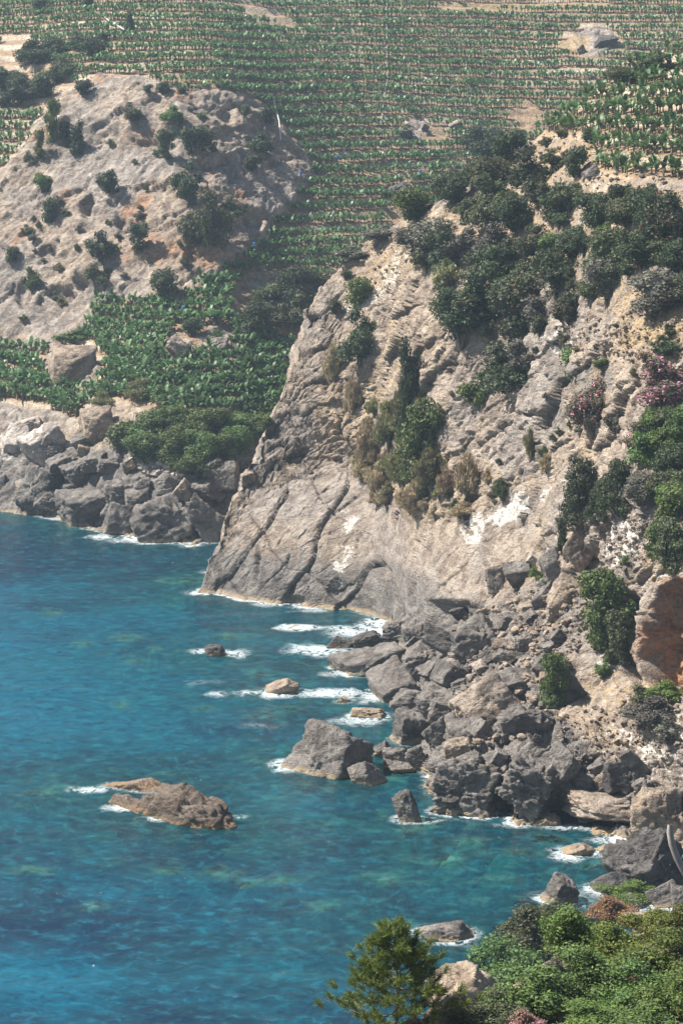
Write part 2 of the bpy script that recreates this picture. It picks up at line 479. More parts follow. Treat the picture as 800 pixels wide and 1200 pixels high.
# ---------------- headland and near cliffs
uB = np.arange(229, 1130, 1.2)
vc = np.interp(uB, [c[0] for c in B_CREST], [c[1] for c in B_CREST])
vc = gauss_u(vc[:, None], 4)[:, 0]
vb = np.interp(uB, [228, 300, 420, 455, 475, 500, 560, 800, 950, 1150], [712, 745, 770, 850, 960, 1010, 1020, 1060, 1110, 1150])
PB, UB, VB = sheet(B_COLS, uB, 14, vb, vc, 960, 70, 170, 0.022)
NB = normals(PB)
N_VIS = 960
vis = (np.arange(PB.shape[1]) < N_VIS)[None, :] * np.ones((len(uB), 1))
wobB = fbm(PB, 10, 4, 401) * 10
Ub, Vb = UB + wobB, VB + wobB
plant_terr = poly_mask(Ub, Vb, [(640, 160), (660, 120), (700, 88), (800, 48), (1150, 10), (1150, 215), (800, 212), (735, 210), (700, 206), (690, 165)], 6)
slope_soil = poly_mask(Ub, Vb, [(420, 300), (470, 258), (540, 225), (600, 175), (660, 130), (700, 165), (760, 212), (820, 215), (1150, 250), (1150, 420), (820, 420), (780, 440), (740, 400), (660, 330), (560, 330), (470, 330), (400, 370), (390, 330)], 14)
talus = poly_mask(Ub, Vb, [(455, 745), (520, 720), (600, 700), (650, 660), (690, 690), (660, 800), (690, 900), (560, 900), (470, 930)], 26)
face = poly_mask(Ub, Vb, [(230, 720), (250, 660), (300, 570), (400, 545), (470, 600), (560, 610), (660, 570), (650, 640), (560, 700), (470, 730)], 14)
near_soil = poly_mask(Ub, Vb, [(640, 830), (690, 770), (740, 785), (820, 800), (820, 850), (760, 880), (690, 880)], 10)
reed_wall = poly_mask(Ub, Vb, [(405, 440), (440, 430), (470, 470), (500, 560), (480, 610), (430, 560)], 12)
# terraces on the crest to the right
ztB = PB[..., 2] + 1.5 * fbm(PB * np.array([1, 1, 0.2]), 45, 3, 77)
frB = ztB / 2.6 - np.floor(ztB / 2.6)
trB = np.where(frB < 0.72, frB / 0.72 * 0.40, 0.40 + 0.60 * smooth(0.72, 1.0, frB))
PB[..., 2] += plant_terr * (trB - frB) * 2.6 * 0.9
wallB = plant_terr * smooth(0.74, 0.80, frB) * (1 - smooth(0.93, 1.0, frB)) * 0.8
relB = rock_relief(PB, 1.0)
ampB = 0.66 - 0.46 * face + 0.02 * talus - 0.38 * slope_soil - 0.55 * plant_terr - 0.22 * near_soil
ampB = np.clip(ampB, 0.05, 2)
ampB = ampB + 0.25 * poly_mask(Ub, Vb, [(280, 560), (340, 440), (430, 520), (420, 560), (330, 560)], 10) + 0.30 * poly_mask(Ub, Vb, [(500, 880), (680, 880), (800, 930), (830, 1010), (500, 975)], 8)
gully = 1 - np.abs(fbm(PB * np.array([1, 1, 0.3]), 15, 4, 155)) * 2
D = relB * ampB * (1 - 0.3 * (1 - vis)) + (1 - plant_terr) * (0.9 * gully - 0.3) * (1 - 0.85 * face)
# carved features: the rusty hollow in the near cliff, its rib, the slot beside it, the overhang above the talus
cave = poly_mask(UB + wobB * 0.4, VB + wobB * 0.4, [(772, 690), (790, 683), (835, 690), (870, 720), (860, 790), (815, 812), (760, 795), (752, 770), (764, 730)], 7)
slot = poly_mask(UB + wobB * 0.4, VB + wobB * 0.4, [(716, 700), (738, 695), (742, 730), (735, 770), (748, 798), (730, 786), (718, 750)], 6)
D = D - 5.0 * cave - 3.2 * slot
D = D - 3.0 * poly_mask(UB, VB, [(676, 650), (698, 640), (700, 672), (690, 690), (668, 684)], 6)
# hollow under the headland's right foot and along the cove cliff
D = D - 2.2 * poly_mask(UB, VB, [(505, 706), (545, 706), (548, 728), (500, 730)], 5)
for hu, hv, hw, hh, hd in [(585, 940, 24, 30, 4.5), (655, 945, 26, 26, 4.5), (712, 960, 30, 12, 3.0), (395, 690, 14, 16, 1.3), (345, 704, 16, 8, 1.1), (302, 660, 5, 26, 1.0), (640, 868, 22, 20, 1.8)]:
    D = D - hd * smooth(1.0, 0.3, np.hypot((UB - hu) / hw, (VB - hv) / hh))
# horizontal beds low in the right-hand corner
strat = smooth(0.35, 0.65, np.abs(((PB[..., 2] + 0.25 * PB[..., 0] + 0.5 * fbm(PB, 5, 3, 88)) / 0.9) % 1.0 - 0.5) * 2)
beds = poly_mask(Ub, Vb, [(690, 840), (760, 845), (800, 830), (900, 840), (900, 960), (780, 930), (690, 880)], 10)
D = D + beds * 0.30 * strat
# the smooth slabs of the headland: long joints running up to the right
jn = ((PB[..., 0] * 0.75 - PB[..., 2] * 0.62 + 0.25 * PB[..., 1]) + 1.6 * fbm(PB, 12, 3, 71)) / 6.5
jf = jn - np.floor(jn)
D = D + face * (0.7 * (jf - 0.5) - 0.32 * smooth(0.05, 0.0, np.minimum(jf, 1 - jf)))
jn2 = ((PB[..., 0] * 0.5 + PB[..., 2] * 0.8 - 0.1 * PB[..., 1]) + 2.2 * fbm(PB, 10, 3, 73)) / 9.0
jf2 = jn2 - np.floor(jn2)
D = D + face * (0.5 * (jf2 - 0.5) - 0.22 * smooth(0.04, 0.0, np.minimum(jf2, 1 - jf2)))
PB += NB * D[..., None]
PB[..., 2] = np.where(PB[..., 2] < -0.4, -0.4 + 3.0 * (PB[..., 2] + 0.4), PB[..., 2])
PB[..., 2] = np.maximum(PB[..., 2], -7.5)
zB = PB[..., 2]
greyB = smooth(11, 3, zB + 3 * fbm(PB, 9, 3, 15)) * (1 - 0.5 * face) + 0.9 * talus + 0.30 * face
greyB = np.maximum(greyB, 0.62 * poly_mask(Ub, Vb, [(300, 700), (330, 640), (370, 700), (440, 640), (520, 680), (520, 730), (300, 730)], 20))
greyB = np.maximum(greyB, 0.62 * poly_mask(Ub, Vb, [(430, 430), (470, 470), (470, 540), (420, 500)], 10))
greyB = greyB * (1 - near_soil) * (1 - beds * 0.6)
greyB = np.maximum(greyB, 0.55 * poly_mask(Ub, Vb, [(640, 420), (730, 425), (730, 470), (640, 460)], 14))
paleB = (0.9 * poly_mask(Ub, Vb, [(580, 600), (610, 578), (625, 585), (608, 612), (585, 618)], 4) + 0.85 * poly_mask(Ub, Vb, [(540, 622), (556, 614), (562, 634), (548, 640)], 4)
         + 0.62 * poly_mask(Ub, Vb, [(540, 612), (640, 570), (665, 555), (640, 590), (560, 625)], 6)
         + 0.55 * poly_mask(Ub, Vb, [(402, 600), (425, 590), (420, 650), (400, 690), (370, 720), (395, 650)], 8)
         + 0.66 * poly_mask(Ub, Vb, [(700, 620), (745, 610), (770, 622), (745, 655), (715, 670), (702, 650)], 8)
         + 0.62 * poly_mask(Ub, Vb, [(395, 365), (440, 350), (470, 330), (520, 240), (500, 255), (420, 330), (390, 345)], 7)
         + 0.5 * beds + 0.55 * poly_mask(Ub, Vb, [(690, 770), (725, 770), (720, 800), (690, 800)], 6)
         + 0.5 * poly_mask(Ub, Vb, [(650, 370), (690, 385), (690, 420), (650, 420), (640, 390)], 8)
         + 0.45 * poly_mask(Ub, Vb, [(600, 215), (700, 212), (800, 225), (800, 235), (690, 232), (600, 245)], 6))
rustB = np.maximum(0.85 * cave, 0.35 * poly_mask(Ub, Vb, [(610, 520), (660, 480), (660, 560), (590, 560)], 14))
rustB = np.maximum(rustB, 0.55 * poly_mask(Ub, Vb, [(765, 675), (830, 665), (830, 700), (775, 740), (745, 790), (735, 770)], 8))
rustB = np.maximum(rustB, 0.5 * poly_mask(Ub, Vb, [(655, 690), (680, 655), (700, 650), (690, 690), (665, 710)], 7))
grassB = (0.5 * slope_soil + 0.45 * near_soil + 0.75 * poly_mask(Ub, Vb, [(720, 400), (790, 365), (810, 370), (810, 385), (770, 405), (730, 420)], 7)
          + 0.5 * reed_wall + 0.45 * poly_mask(Ub, Vb, [(480, 560), (590, 540), (640, 560), (560, 605), (480, 615)], 12))
grassB = np.maximum(grassB, 0.45 * (1 - face) * (1 - talus) * smooth(-0.1, 0.4, fbm(PB, 9, 3, 44)))
soilB = plant_terr * 0.9 + 0.42 * slope_soil

def terrain_object(name, P, attrs):
    r, c = P.shape[:2]
    me = np_mesh(name, P.reshape(-1, 3), [grid_faces(r, c)])
    for k, a in attrs.items():
        add_attr(me, k, np.clip(a, 0, 1))
    o = link(name, me, M_TERRAIN)
    o['kind'] = 'structure'
    return o

hillside = terrain_object('terraced_hillside', PA, dict(grey=greyA, pale=paleA, rust=0 * greyA + 0.55 * knoll * smooth(-0.2, 0.5, fbm(PA, 12, 3, 33)), soil=grove * 0.9, wall=wallA, grass=grassA))
headland = terrain_object('rocky_headland', PB, dict(grey=greyB, pale=paleB, rust=rustB, soil=soilB, wall=wallB, grass=grassB))

# ---------------- the camera's own slope in the near corner
uC = np.arange(330, 1150, 4.0)
vcC = np.interp(uC, [330, 440, 500, 560, 600, 660, 720, 800, 1150], [1240, 1212, 1205, 1196, 1150, 1110, 1098, 1088, 1050])
VC = 1290 + (vcC - 1290)[:, None] * np.linspace(0, 1, 50)[None]
YC = 74 + (1290 - VC) * 0.16
ZC = H + YC * tz(VC)
PC = np.stack([xr(uC[:, None], VC) * YC, YC, ZC], -1)
d = np.linspace(0, 1, 41)[1:] * 46
c = PC[:, -1]
Yh = c[:, 1:2] + d[None]
Zh = np.maximum(c[:, 2:3] - d[None] * 0.35 - 0.02 * d[None] ** 2, -7)
PC = np.concatenate([PC, np.stack([c[:, 0:1] / c[:, 1:2] * Yh, Yh, Zh], -1)], 1)
PC += np.stack([0 * PC[..., 0], 0 * PC[..., 0], 0.5 * fbm(PC, 5, 4, 71)], -1)
PC[:, 0, 2] -= 3
near_slope = terrain_object('near_slope', PC, dict(grey=0 * PC[..., 0], pale=0 * PC[..., 0], rust=0 * PC[..., 0], soil=0 * PC[..., 0] + 0.5, wall=0 * PC[..., 0], grass=0 * PC[..., 0] + 0.55))

# ---------------- which ground is seen in which pixel (for setting things down on it)
BO = 200                                            # the buffer reaches 200 px outside the frame
ZB = np.full((1600, 1250 + BO), np.inf)
ZI = {}
def splat(P):
    u, v, y = project(P.reshape(-1, 3))
    for du in (0, 1):
        for dv in (0, 1):
            iu = np.floor(u + du - 0.5).astype(int) + BO
            iv = np.floor(v + dv - 0.5).astype(int) + BO
            ok = (iu >= 0) & (iu < ZB.shape[1]) & (iv >= 0) & (iv < ZB.shape[0])
            np.minimum.at(ZB, (iv[ok], iu[ok]), y[ok])
for Pq in (PA, PB):
    splat(Pq)
def splat_coarse():
    global ZB
    u, v, y = project(PC)
    for i in range(PC.shape[0] - 1):
        for j in range(PC.shape[1] - 1):
            uu = u[i:i + 2, j:j + 2]; vv = v[i:i + 2, j:j + 2]
            a0, a1 = int(max(0, uu.min() + BO)), int(min(ZB.shape[1], uu.max() + BO + 1))
            b0, b1 = int(max(0, vv.min() + BO)), int(min(ZB.shape[0], vv.max() + BO + 1))
            if a1 > a0 and b1 > b0:
                ZB[b0:b1, a0:a1] = np.minimum(ZB[b0:b1, a0:a1], y[i, j])
splat_coarse()

def hit(u, v):
    """the point of ground or sea seen at a pixel"""
    iu, iv = int(round(u)) + BO, int(round(v)) + BO
    w = ZB[max(iv - 1, 0):iv + 2, max(iu - 1, 0):iu + 2]
    w = w[np.isfinite(w)]
    t = float(tz(v))
    y = float(np.median(w)) if len(w) else 1e9
    if t < 0:
        y = min(y, -H / t)
    return np.array([float(xr(u, v)) * y, y, H + t * y])

def px(P):
    """metres per pixel of the 800-wide photograph at a point"""
    return (P[1] * CP - (P[2] - H) * SP) / F
# ------------------------------------------------------------------ rocks
def ico(sub):
    bm = bmesh.new()
    bmesh.ops.create_icosphere(bm, subdivisions=sub, radius=1.0)
    V = np.array([v.co[:] for v in bm.verts])
    Fc = np.array([[v.index for v in f.verts] for f in bm.faces])
    bm.free()
    return V / np.linalg.norm(V, axis=1, keepdims=True), Fc
ICO = {s: ico(s) for s in (1, 2, 3, 5, 6)}

def rock_shape(seed, sub=5, planes=15, sharp=26, rough=1.0, slab=False):
    r = np.random.default_rng(seed)
    D, Fc = ICO[sub]
    n = r.normal(size=(planes, 3))
    n /= np.linalg.norm(n, axis=1, keepdims=True)
    ax = np.array([[1, 0, 0], [-1, 0, 0], [0, 1, 0], [0, -1, 0], [0, 0, 1], [0, 0, -1]], float)
    Rm = np.array(Euler(tuple(r.uniform(-0.6, 0.6, 3))).to_matrix())
    n = np.concatenate([n, ax @ Rm.T])
    d = np.concatenate([r.uniform(0.72, 1.0, planes), r.uniform(0.62, 0.95, 6)])
    dots = np.clip(D @ n.T, 1e-4, None) / d
    rad = (dots ** sharp).sum(1) ** (-1.0 / sharp)
    P = D * np.minimum(rad, 1.45)[:, None]
    off = r.uniform(-50, 50, 3)
    Q = P + off
    f1, e1 = facets(Q * np.array([1, 1, 1.5]), 0.62, seed, 1.0)
    f2, e2 = facets(Q * np.array([1, 1, 1.8]), 0.24, seed + 5, 1.0)
    h = 0.085 * f1 + 0.05 * f2 - 0.035 * (1 - smooth(0, 0.1, e1)) - 0.02 * (1 - smooth(0, 0.12, e2)) + 0.09 * fbm(Q, 0.9, 5, seed)
    P = P + D * (h * rough)[:, None]
    if sub >= 3:
        ext = (P.max(0) - P.min(0)) / 2
        P = (P - (P.max(0) + P.min(0)) / 2) / ext
    return P, Fc

ROCK_MESH = []
for k in range(16):
    P_, F_ = rock_shape(100 + k, 5 if k < 14 else 6, [3, 5, 7, 4][k % 4], [60, 90, 40][k % 3], [0.6, 0.9, 1.3][k % 3] if k < 14 else 1.8)
    ROCK_MESH.append((P_, F_))
_cache = {}
SHORE = []           # points where rock meets the sea, for the foam

def ray_at(u, v, y):
    return np.array([float(xr(u, v)) * y, y, H + float(tz(v)) * y])

def place_rock(name, u, v, w, h, mat, label, cat='rock', group=None, var=None, tilt=0.0, depth=0.85, sea=False, flip=None, own=None, sink=0.12, yaw=0.0):
    vb = v + (0.40 if sea else 0.28) * h
    if sea:
        y = -H / float(tz(vb)) + 0.30 * w * 0.5 * 0.1
    else:
        y = hit(u, vb)[1]
    m = y / F / (CP)
    m = px(ray_at(u, v, y))
    sx = w / 2 * m
    sy = sx * depth
    hh = h * (1 + 2 * sink) / 2 * m
    sz = math.sqrt(max(hh * hh - (sy * 0.26) ** 2, (0.55 * hh) ** 2)) / 0.965
    c = ray_at(u, v + sink * h, y + (sy * 0.5 if sea else 0.0))
    if own is not None:
        P_, F_ = own
        me = np_mesh(name, P_, [F_]); me.materials.append(mat)
    else:
        if var is None:
            var = random.randrange(14)
        key = (var, mat.name)
        if key not in _cache:
            P_, F_ = ROCK_MESH[var]
            me = np_mesh(name, P_, [F_]); me.materials.append(mat)
            _cache[key] = me
        me = _cache[key]
        P_ = ROCK_MESH[var][0]
    o = link(name, me)
    rz = (math.pi if (random.random() < 0.5 if flip is None else flip) else 0) + random.uniform(-0.25, 0.25) * (0 if own is not None else 1)
    E = Euler((random.uniform(-0.1, 0.1) * (0 if own is not None else 1), -math.radians(tilt), 0)).to_matrix() @ Euler((0, 0, rz * (own is None) + math.radians(yaw))).to_matrix()
    o.rotation_euler = E.to_euler()
    o.scale = (sx, sy, sz)
    o.location = c
    tag(o, label, cat, group)
    W = (P_ * np.array([sx, sy, sz])) @ np.array(E).T + c
    near = W[np.abs(W[:, 2]) < 0.3]
    if len(near):
        SHORE.append(near[::3])
    return o

# ---- rocks standing in the sea
def islet_shape():
    D, Fc = ICO[6]
    P = D.copy()
    t = P[:, 0]
    top = np.interp(t, [-1, -0.85, -0.6, -0.42, -0.2, 0.0, 0.2, 0.45, 0.7, 0.88, 1.0], [0.25, 0.62, 0.50, 0.36, 0.55, 0.85, 1.0, 0.96, 0.78, 0.55, 0.2])
    wid = np.interp(t, [-1, -0.6, -0.1, 0.3, 0.7, 1.0], [0.5, 0.55, 0.75, 1.0, 0.95, 0.7])
    P[:, 2] = np.where(P[:, 2] > 0, np.sign(P[:, 2]) * np.abs(P[:, 2]) ** 0.75 * top, P[:, 2])
    P[:, 1] *= wid
    P[:, 0] = np.sign(P[:, 0]) * np.abs(P[:, 0]) ** 0.85
    Q = P * np.array([3.0, 1.2, 1.3]) + 7.3
    f1, e1 = facets(Q * np.array([0.8, 1, 1.5]), 0.7, 3, 1.0)
    f2, e2 = facets(Q * np.array([1, 1, 1.3]), 0.26, 9, 1.0)
    h = 0.10 * f1 + 0.07 * f2 - 0.06 * (1 - smooth(0, 0.12, e1)) - 0.03 * (1 - smooth(0, 0.12, e2)) + 0.16 * fbm(Q, 1.1, 5, 2)
    P = P + D * h[:, None] * np.array([0.35, 0.8, 1.0])
    ext = (P.max(0) - P.min(0)) / 2
    return (P - (P.max(0) + P.min(0)) / 2) / ext, Fc

place_rock('sea_rock', 197, 943, 196, 62, M_BROWN, 'long brown islet with a low tail and a high hump, alone in the bay', 'islet', own=islet_shape(), yaw=-34, depth=0.30, sea=True, sink=0.3)
place_rock('sea_rock', 160, 921, 92, 18, M_BROWN, 'low dark ledge trailing off the far end of the long brown islet', 'rock', var=3, tilt=0, yaw=-20, depth=0.4, sea=True, sink=0.2)
SEA = [
    (252, 763, 26, 15, M_DARK, 'small dark rock awash by itself in the bay below the big headland', 1, 0, 0.8),
    (330, 806, 40, 20, M_TAN, 'small tan wedge of rock breaking the swell off the boulder shore', 4, 8, 0.8),
    (384, 880, 112, 78, M_ROCK, 'largest grey boulder at the water, a broad dome with a pale foot', 2, 0, 0.85),
    (430, 906, 48, 36, M_ROCK, 'rough brown grey rock leaning against the right flank of the largest boulder', 6, 0, 0.9),
    (477, 947, 30, 42, M_ROCK, 'narrow pointed rock standing upright in the water at the cove mouth', 1, 12, 0.8),
    (526, 1092, 78, 36, M_ROCK, 'low dark boulder alone in the cove behind the young pine', 7, -4, 0.8),
    (655, 1044, 46, 44, M_ROCK, 'grey blocky rock in the cove behind the green thicket', 13, 0, 0.9),
    (398, 753, 36, 18, M_DARK, 'low dark rock in white foam, the nearer to open water of a pair', 0, 4, 0.7),
    (427, 751, 44, 20, M_DARK, 'dark sloping rock in foam just shoreward of a low twin', 8, 12, 0.7),
    (434, 775, 106, 46, M_ROCK, 'long grey slab slanting up out of the foam towards the shore', 10, 20, 0.6),
    (463, 800, 76, 58, M_ROCK, 'square shouldered grey boulder beside the long slanting slab', 12, -6, 0.85),
    (402, 820, 17, 9, M_TAN, 'tiny brown rock awash in front of the square shouldered boulder', 3, 0, 0.8),
    (432, 836, 46, 16, M_TAN, 'flat brown reef rock with foam on its seaward edge', 11, -4, 0.7),
    (479, 853, 54, 50, M_ROCK, 'rounded grey boulder at the water behind the largest dome boulder', 13, 15, 0.9),
    (676, 997, 38, 17, M_TAN, 'tan rock in white water at the head of the cove, nearer of two', 4, 6, 0.8),
    (711, 995, 34, 12, M_TAN, 'flat tan rock in white water beside a taller tan one', 8, 0, 0.8),
    (736, 976, 28, 14, M_TAN, 'small orange brown rock washed by foam under the layered cliff', 7, 0, 0.8),
    (641, 962, 34, 16, M_TAN, 'orange tan stone at the foot of the dark cove wall', 1, 14, 0.8),
    (706, 976, 30, 9, M_TAN, 'thin brown ledge in the shallows at the head of the cove', 11, 0, 0.8),
    (760, 1012, 100, 84, M_DARK, 'big black grey rock mass rising at the edge of the cove above the thicket', 14, 22, 0.8),
    (722, 1034, 62, 40, M_DARK, 'dark sloping shoulder of rock below the big black mass', 6, 14, 0.9),
    (780, 1050, 44, 36, M_ROCK, 'grey rock behind the shrubs at the foot of the black mass', 9, 20, 0.9),
    (800, 1050, 36, 40, M_ROCK, 'pale grey pointed rock at the edge of the view above the shrubs', 0, 30, 0.9),
    (740, 1058, 34, 20, M_ROCK, 'small grey stone just showing above the bright shrubs', 12, 0, 0.9),
    (2, 577, 44, 44, M_DARK, 'dark grey rock standing in the sea at the far shore edge', 7, 0, 0.9),
    (347, 736, 44, 6, M_TAN, 'barely awash reef rock under a line of foam below the headland', 3, 0, 0.6),
]
for (u, v, w_, h_, m_, lab, var, tilt, dep) in SEA:
    place_rock('sea_rock', u, v, w_, h_, m_, lab, 'rock', var=var, tilt=tilt, depth=dep, sea=True, sink=0.16, flip=False)

LAND = [
    # far shore
    (45, 570, 56, 50, M_ROCK, 'big square grey block with a dark hollow side on the far shore', 2, 0),
    (58, 588, 36, 20, M_ROCK, 'low grey rock at the water under the square block', 4, 0),
    (97, 588, 68, 40, M_ROCK, 'broad grey rock at the waterline between the square block and the foam', 10, 10),
    (54, 517, 60, 46, M_PALE, 'tilted slab of pale striped rock above the far shore', 10, 36),
    (20, 512, 40, 34, M_PALE, 'pale whitish rock next to the tilted striped slab', 6, 25),
    (38, 497, 30, 16, M_PALE, 'small pale rock just above the tilted slab', 1, 10),
    (113, 494, 44, 36, M_TAN, 'pale beige block at the top of the grey shore rocks', 9, 10),
    (140, 608, 56, 44, M_ROCK, 'grey rock with a white foam apron on the far shore', 12, 20),
    (192, 606, 78, 50, M_ROCK, 'wide ribbed grey rock above the white breaker of the far shore', 8, 18),
    (243, 604, 44, 60, M_ROCK, 'tall grey rock in the notch beside the big headland', 13, 30),
    (146, 578, 46, 36, M_ROCK, 'grey rock in the middle of the far shore mass below white rubble', 5, 12),
    (262, 556, 50, 40, M_ROCK, 'grey shoulder of rock under the green shrubs near the headland', 0, 38),
    (84, 427, 62, 48, M_TAN, 'big square tan block among banana plants below the bluff', 9, 0),
    (213, 408, 24, 34, M_TAN, 'pale pointed rock in the middle of the valley bananas', 1, 40),
    (258, 402, 26, 16, M_PALE, 'small white rock beside a shrub on the valley terraces', 4, 20),
    (709, 47, 32, 17, M_DARK, 'dark grey outcrop high on the terraces beside dry grass', 7, 10),
    (681, 58, 12, 12, M_DARK, 'small dark rock at the tip of the dry grass on the upper terraces', 3, 0),
    (498, 149, 12, 9, M_DARK, 'small dark boulder on a terrace edge, one of a few', 3, 0),
    (476, 156, 16, 9, M_DARK, 'low dark stone on a terrace edge left of the small boulder', 5, 0),
    (534, 146, 20, 12, M_TAN, 'greyish tan boulder on a terrace edge right of the small dark ones', 0, 0),
    (465, 223, 36, 15, M_DARK, 'dark flat rock lying among bananas left of the round olive bush', 11, 20),
    (692, 203, 24, 16, M_ROCK, 'grey slab propped on the dry slope under the crest bananas', 10, 25),
    # talus
    (490, 740, 42, 36, M_ROCK, 'rounded boulder in the notch at the foot of the headland', 2, 0),
    (464, 737, 34, 20, M_ROCK, 'low grey rock in foam at the headland foot', 8, 0),
    (524, 748, 34, 62, M_ROCK, 'tall ribbed grey rock leaning beside the headland foot', 10, 62),
    (560, 746, 60, 44, M_ROCK, 'broad grey ribbed slab below the headland foot', 8, 35),
    (527, 788, 46, 40, M_ROCK, 'smooth oval grey boulder above the square shouldered one', 12, 35),
    (487, 822, 62, 32, M_ROCK, 'dark flat topped boulder between shore and the tan slab', 4, 0),
    (512, 857, 36, 38, M_ROCK, 'dark grey boulder wedged in the middle of the shore pile', 7, 0),
    (543, 858, 50, 34, M_ROCK, 'thick grey boulder under the tan slab', 9, 10),
    (515, 832, 30, 26, M_ROCK, 'small dark boulder squeezed in the shore pile', 1, 0),
    (488, 889, 38, 34, M_ROCK, 'dark boulder low in the pile behind the largest dome', 13, 0),
    (463, 890, 30, 30, M_ROCK, 'medium grey boulder at the dome boulder flank', 5, 0),
    (449, 879, 24, 24, M_ROCK, 'small grey boulder touching the dome boulder', 0, 0),
    (534, 892, 36, 22, M_TAN, 'warm tan boulder on top of the cove wall', 6, 0),
    (566, 822, 86, 56, M_TAN, 'large brownish slab tilted across the middle of the boulder field', 10, 32),
    (600, 845, 50, 30, M_ROCK, 'grey brown rock below the end of the large brownish slab', 8, 15),
    (577, 733, 50, 20, M_ROCK, 'flat dark slab lying on rubble in the upper boulder field', 11, 14),
    (601, 757, 50, 24, M_TAN, 'flat tan slab with a deep shadow beneath it', 10, 4),
    (607, 672, 46, 30, M_ROCK, 'dark slab projecting over its own shadow at the top of the rubble', 4, -14),
    (581, 677, 26, 28, M_ROCK, 'dark jagged rock at the top edge of the rubble', 1, 20),
    (661, 694, 38, 40, M_TAN, 'triangular brown block hanging point down in the gully', 9, -20),
    (681, 636, 46, 56, M_TAN, 'tall brown block overhanging the gully below the dark pine', 0, -6),
    (650, 660, 40, 42, M_ROCK, 'dark cracked rock in the gully between the two brown blocks', 6, 0),
    (637, 697, 24, 36, M_ROCK, 'grey upright rock at the gully mouth', 7, -30),
    (652, 715, 26, 20, M_TAN, 'reddish brown rock under the triangular block', 5, 0),
    (665, 803, 36, 52, M_DARK, 'dark upright fin of rock beside the bright green bush', 9, 30),
    (652, 893, 54, 48, M_ROCK, 'big smooth grey boulder above the cove wall', 2, -20),
    (725, 907, 42, 38, M_DARK, 'dark angular boulder below the layered cliff', 9, 0),
    (748, 909, 22, 26, M_ROCK, 'small grey boulder next to the dark angular one', 13, 0),
    (742, 890, 20, 32, M_ROCK, 'narrow grey stone leaning above the dark angular boulder', 1, 50),
    (684, 916, 24, 18, M_ROCK, 'small rounded grey boulder between the smooth and the angular ones', 5, 0),
    (706, 916, 22, 28, M_TAN, 'small tan upright boulder left of the dark angular one', 7, 10),
    (700, 898, 30, 16, M_ROCK, 'low grey stone behind the tan upright boulder', 3, 0),
    (618, 920, 44, 24, M_TAN, 'brown ledge boulder on the lip of the cove wall', 8, 0),
    (560, 905, 40, 22, M_TAN, 'rounded brown boulder on the lip of the cove wall near the water', 11, 0),
    (612, 602, 14, 8, M_PALE, 'small white stone on the slab by the white streak', 1, 0),
    (624, 655, 20, 12, M_PALE, 'pale yellow stone at the top of the rubble', 3, 0),
    (545, 920, 88, 72, M_ROCK, 'massive rounded outcrop at the left end of the cove wall', 14, 0),
    (618, 915, 76, 62, M_ROCK, 'broad rugged outcrop in the middle of the cove wall with a dark hollow', 15, 0),
    (708, 940, 120, 36, M_TAN, 'long low brown ledge at the right end of the cove wall', 10, -8),
    (772, 952, 70, 60, M_TAN, 'grey brown buttress under the layered beds beside the black rock mass', 8, 0),
    (540, 715, 30, 14, M_DARK, 'dark rock in the shaded hollow at the headland foot', 3, 0),
]
for (u, v, w_, h_, m_, lab, var, tilt) in LAND:
    place_rock('boulder', u, v, w_, h_, m_, lab, 'boulder', var=var, tilt=tilt)

# boulders nothing tells apart: the jumble between the named ones
def in_poly(u, v, pts):
    return float(poly_mask(np.array([u]), np.array([v]), pts, 0.5)[0]) > 0.5
JUMBLE = [
    ([(470, 745), (540, 722), (600, 705), (640, 690), (660, 740), (650, 800), (640, 860), (560, 890), (500, 900), (460, 900), (455, 870), (490, 840)], 72, (13, 34), M_ROCK,
     'smaller grey boulder in the jumble below the headland, unlike its bigger neighbours', 'boulders of the shore jumble'),
    ([(515, 885), (560, 880), (640, 870), (690, 900), (760, 905), (780, 935), (700, 930), (640, 905), (530, 898)], 30, (10, 24), M_ROCK,
     'brown grey boulder set in the wall above the cove', 'boulders of the cove wall'),
    ([(20, 530), (110, 512), (150, 540), (215, 565), (300, 515), (290, 560), (250, 620), (150, 612), (100, 600), (30, 590)], 48, (14, 34), M_ROCK,
     'grey boulder among the jointed rocks of the far shore', 'boulders of the far shore'),
]
for pts, n_, (s0, s1), m_, lab, grp in JUMBLE:
    k = 0
    us = [p[0] for p in pts]; vs_ = [p[1] for p in pts]
    while k < n_:
        u, v = random.uniform(min(us), max(us)), random.uniform(min(vs_), max(vs_))
        if not in_poly(u, v, pts):
            continue
        s = s0 + (s1 - s0) * random.random() ** 2
        place_rock('boulder', u, v, s * random.uniform(1.0, 1.5), s * random.uniform(0.6, 1.0), m_ if random.random() < 0.84 else M_TAN, lab, 'boulder', grp, tilt=random.uniform(-15, 40), depth=random.uniform(0.7, 1.1))
        k += 1

# loose stones too many to count: one object
SV, SF, base_n = [], [], 0
stone_lib = [rock_shape(900 + k, 2, 8, 30, 0.6) for k in range(8)]
def scatter_stones(pts, n, s0, s1):
    global base_n
    us = [p[0] for p in pts]; vs_ = [p[1] for p in pts]
    k = 0
    while k < n:
        u, v = random.uniform(min(us), max(us)), random.uniform(min(vs_), max(vs_))
        if not in_poly(u, v, pts):
            continue
        p = hit(u, v)
        if p[2] < 0.2:
            k += 1
            continue
        Pq, Fq = stone_lib[random.randrange(8)]
        s = (s0 + (s1 - s0) * random.random() ** 3)
        R = np.array(Euler((random.uniform(-0.5, 0.5), random.uniform(-0.8, 0.3), random.uniform(0, 6.3))).to_matrix())
        W = (Pq * np.array([1.25, 0.95, 0.7]) * s) @ R.T + p + np.array([0, 0, 0.15 * s])
        SV.append(W); SF.append(Fq + base_n); base_n += len(W)
        k += 1
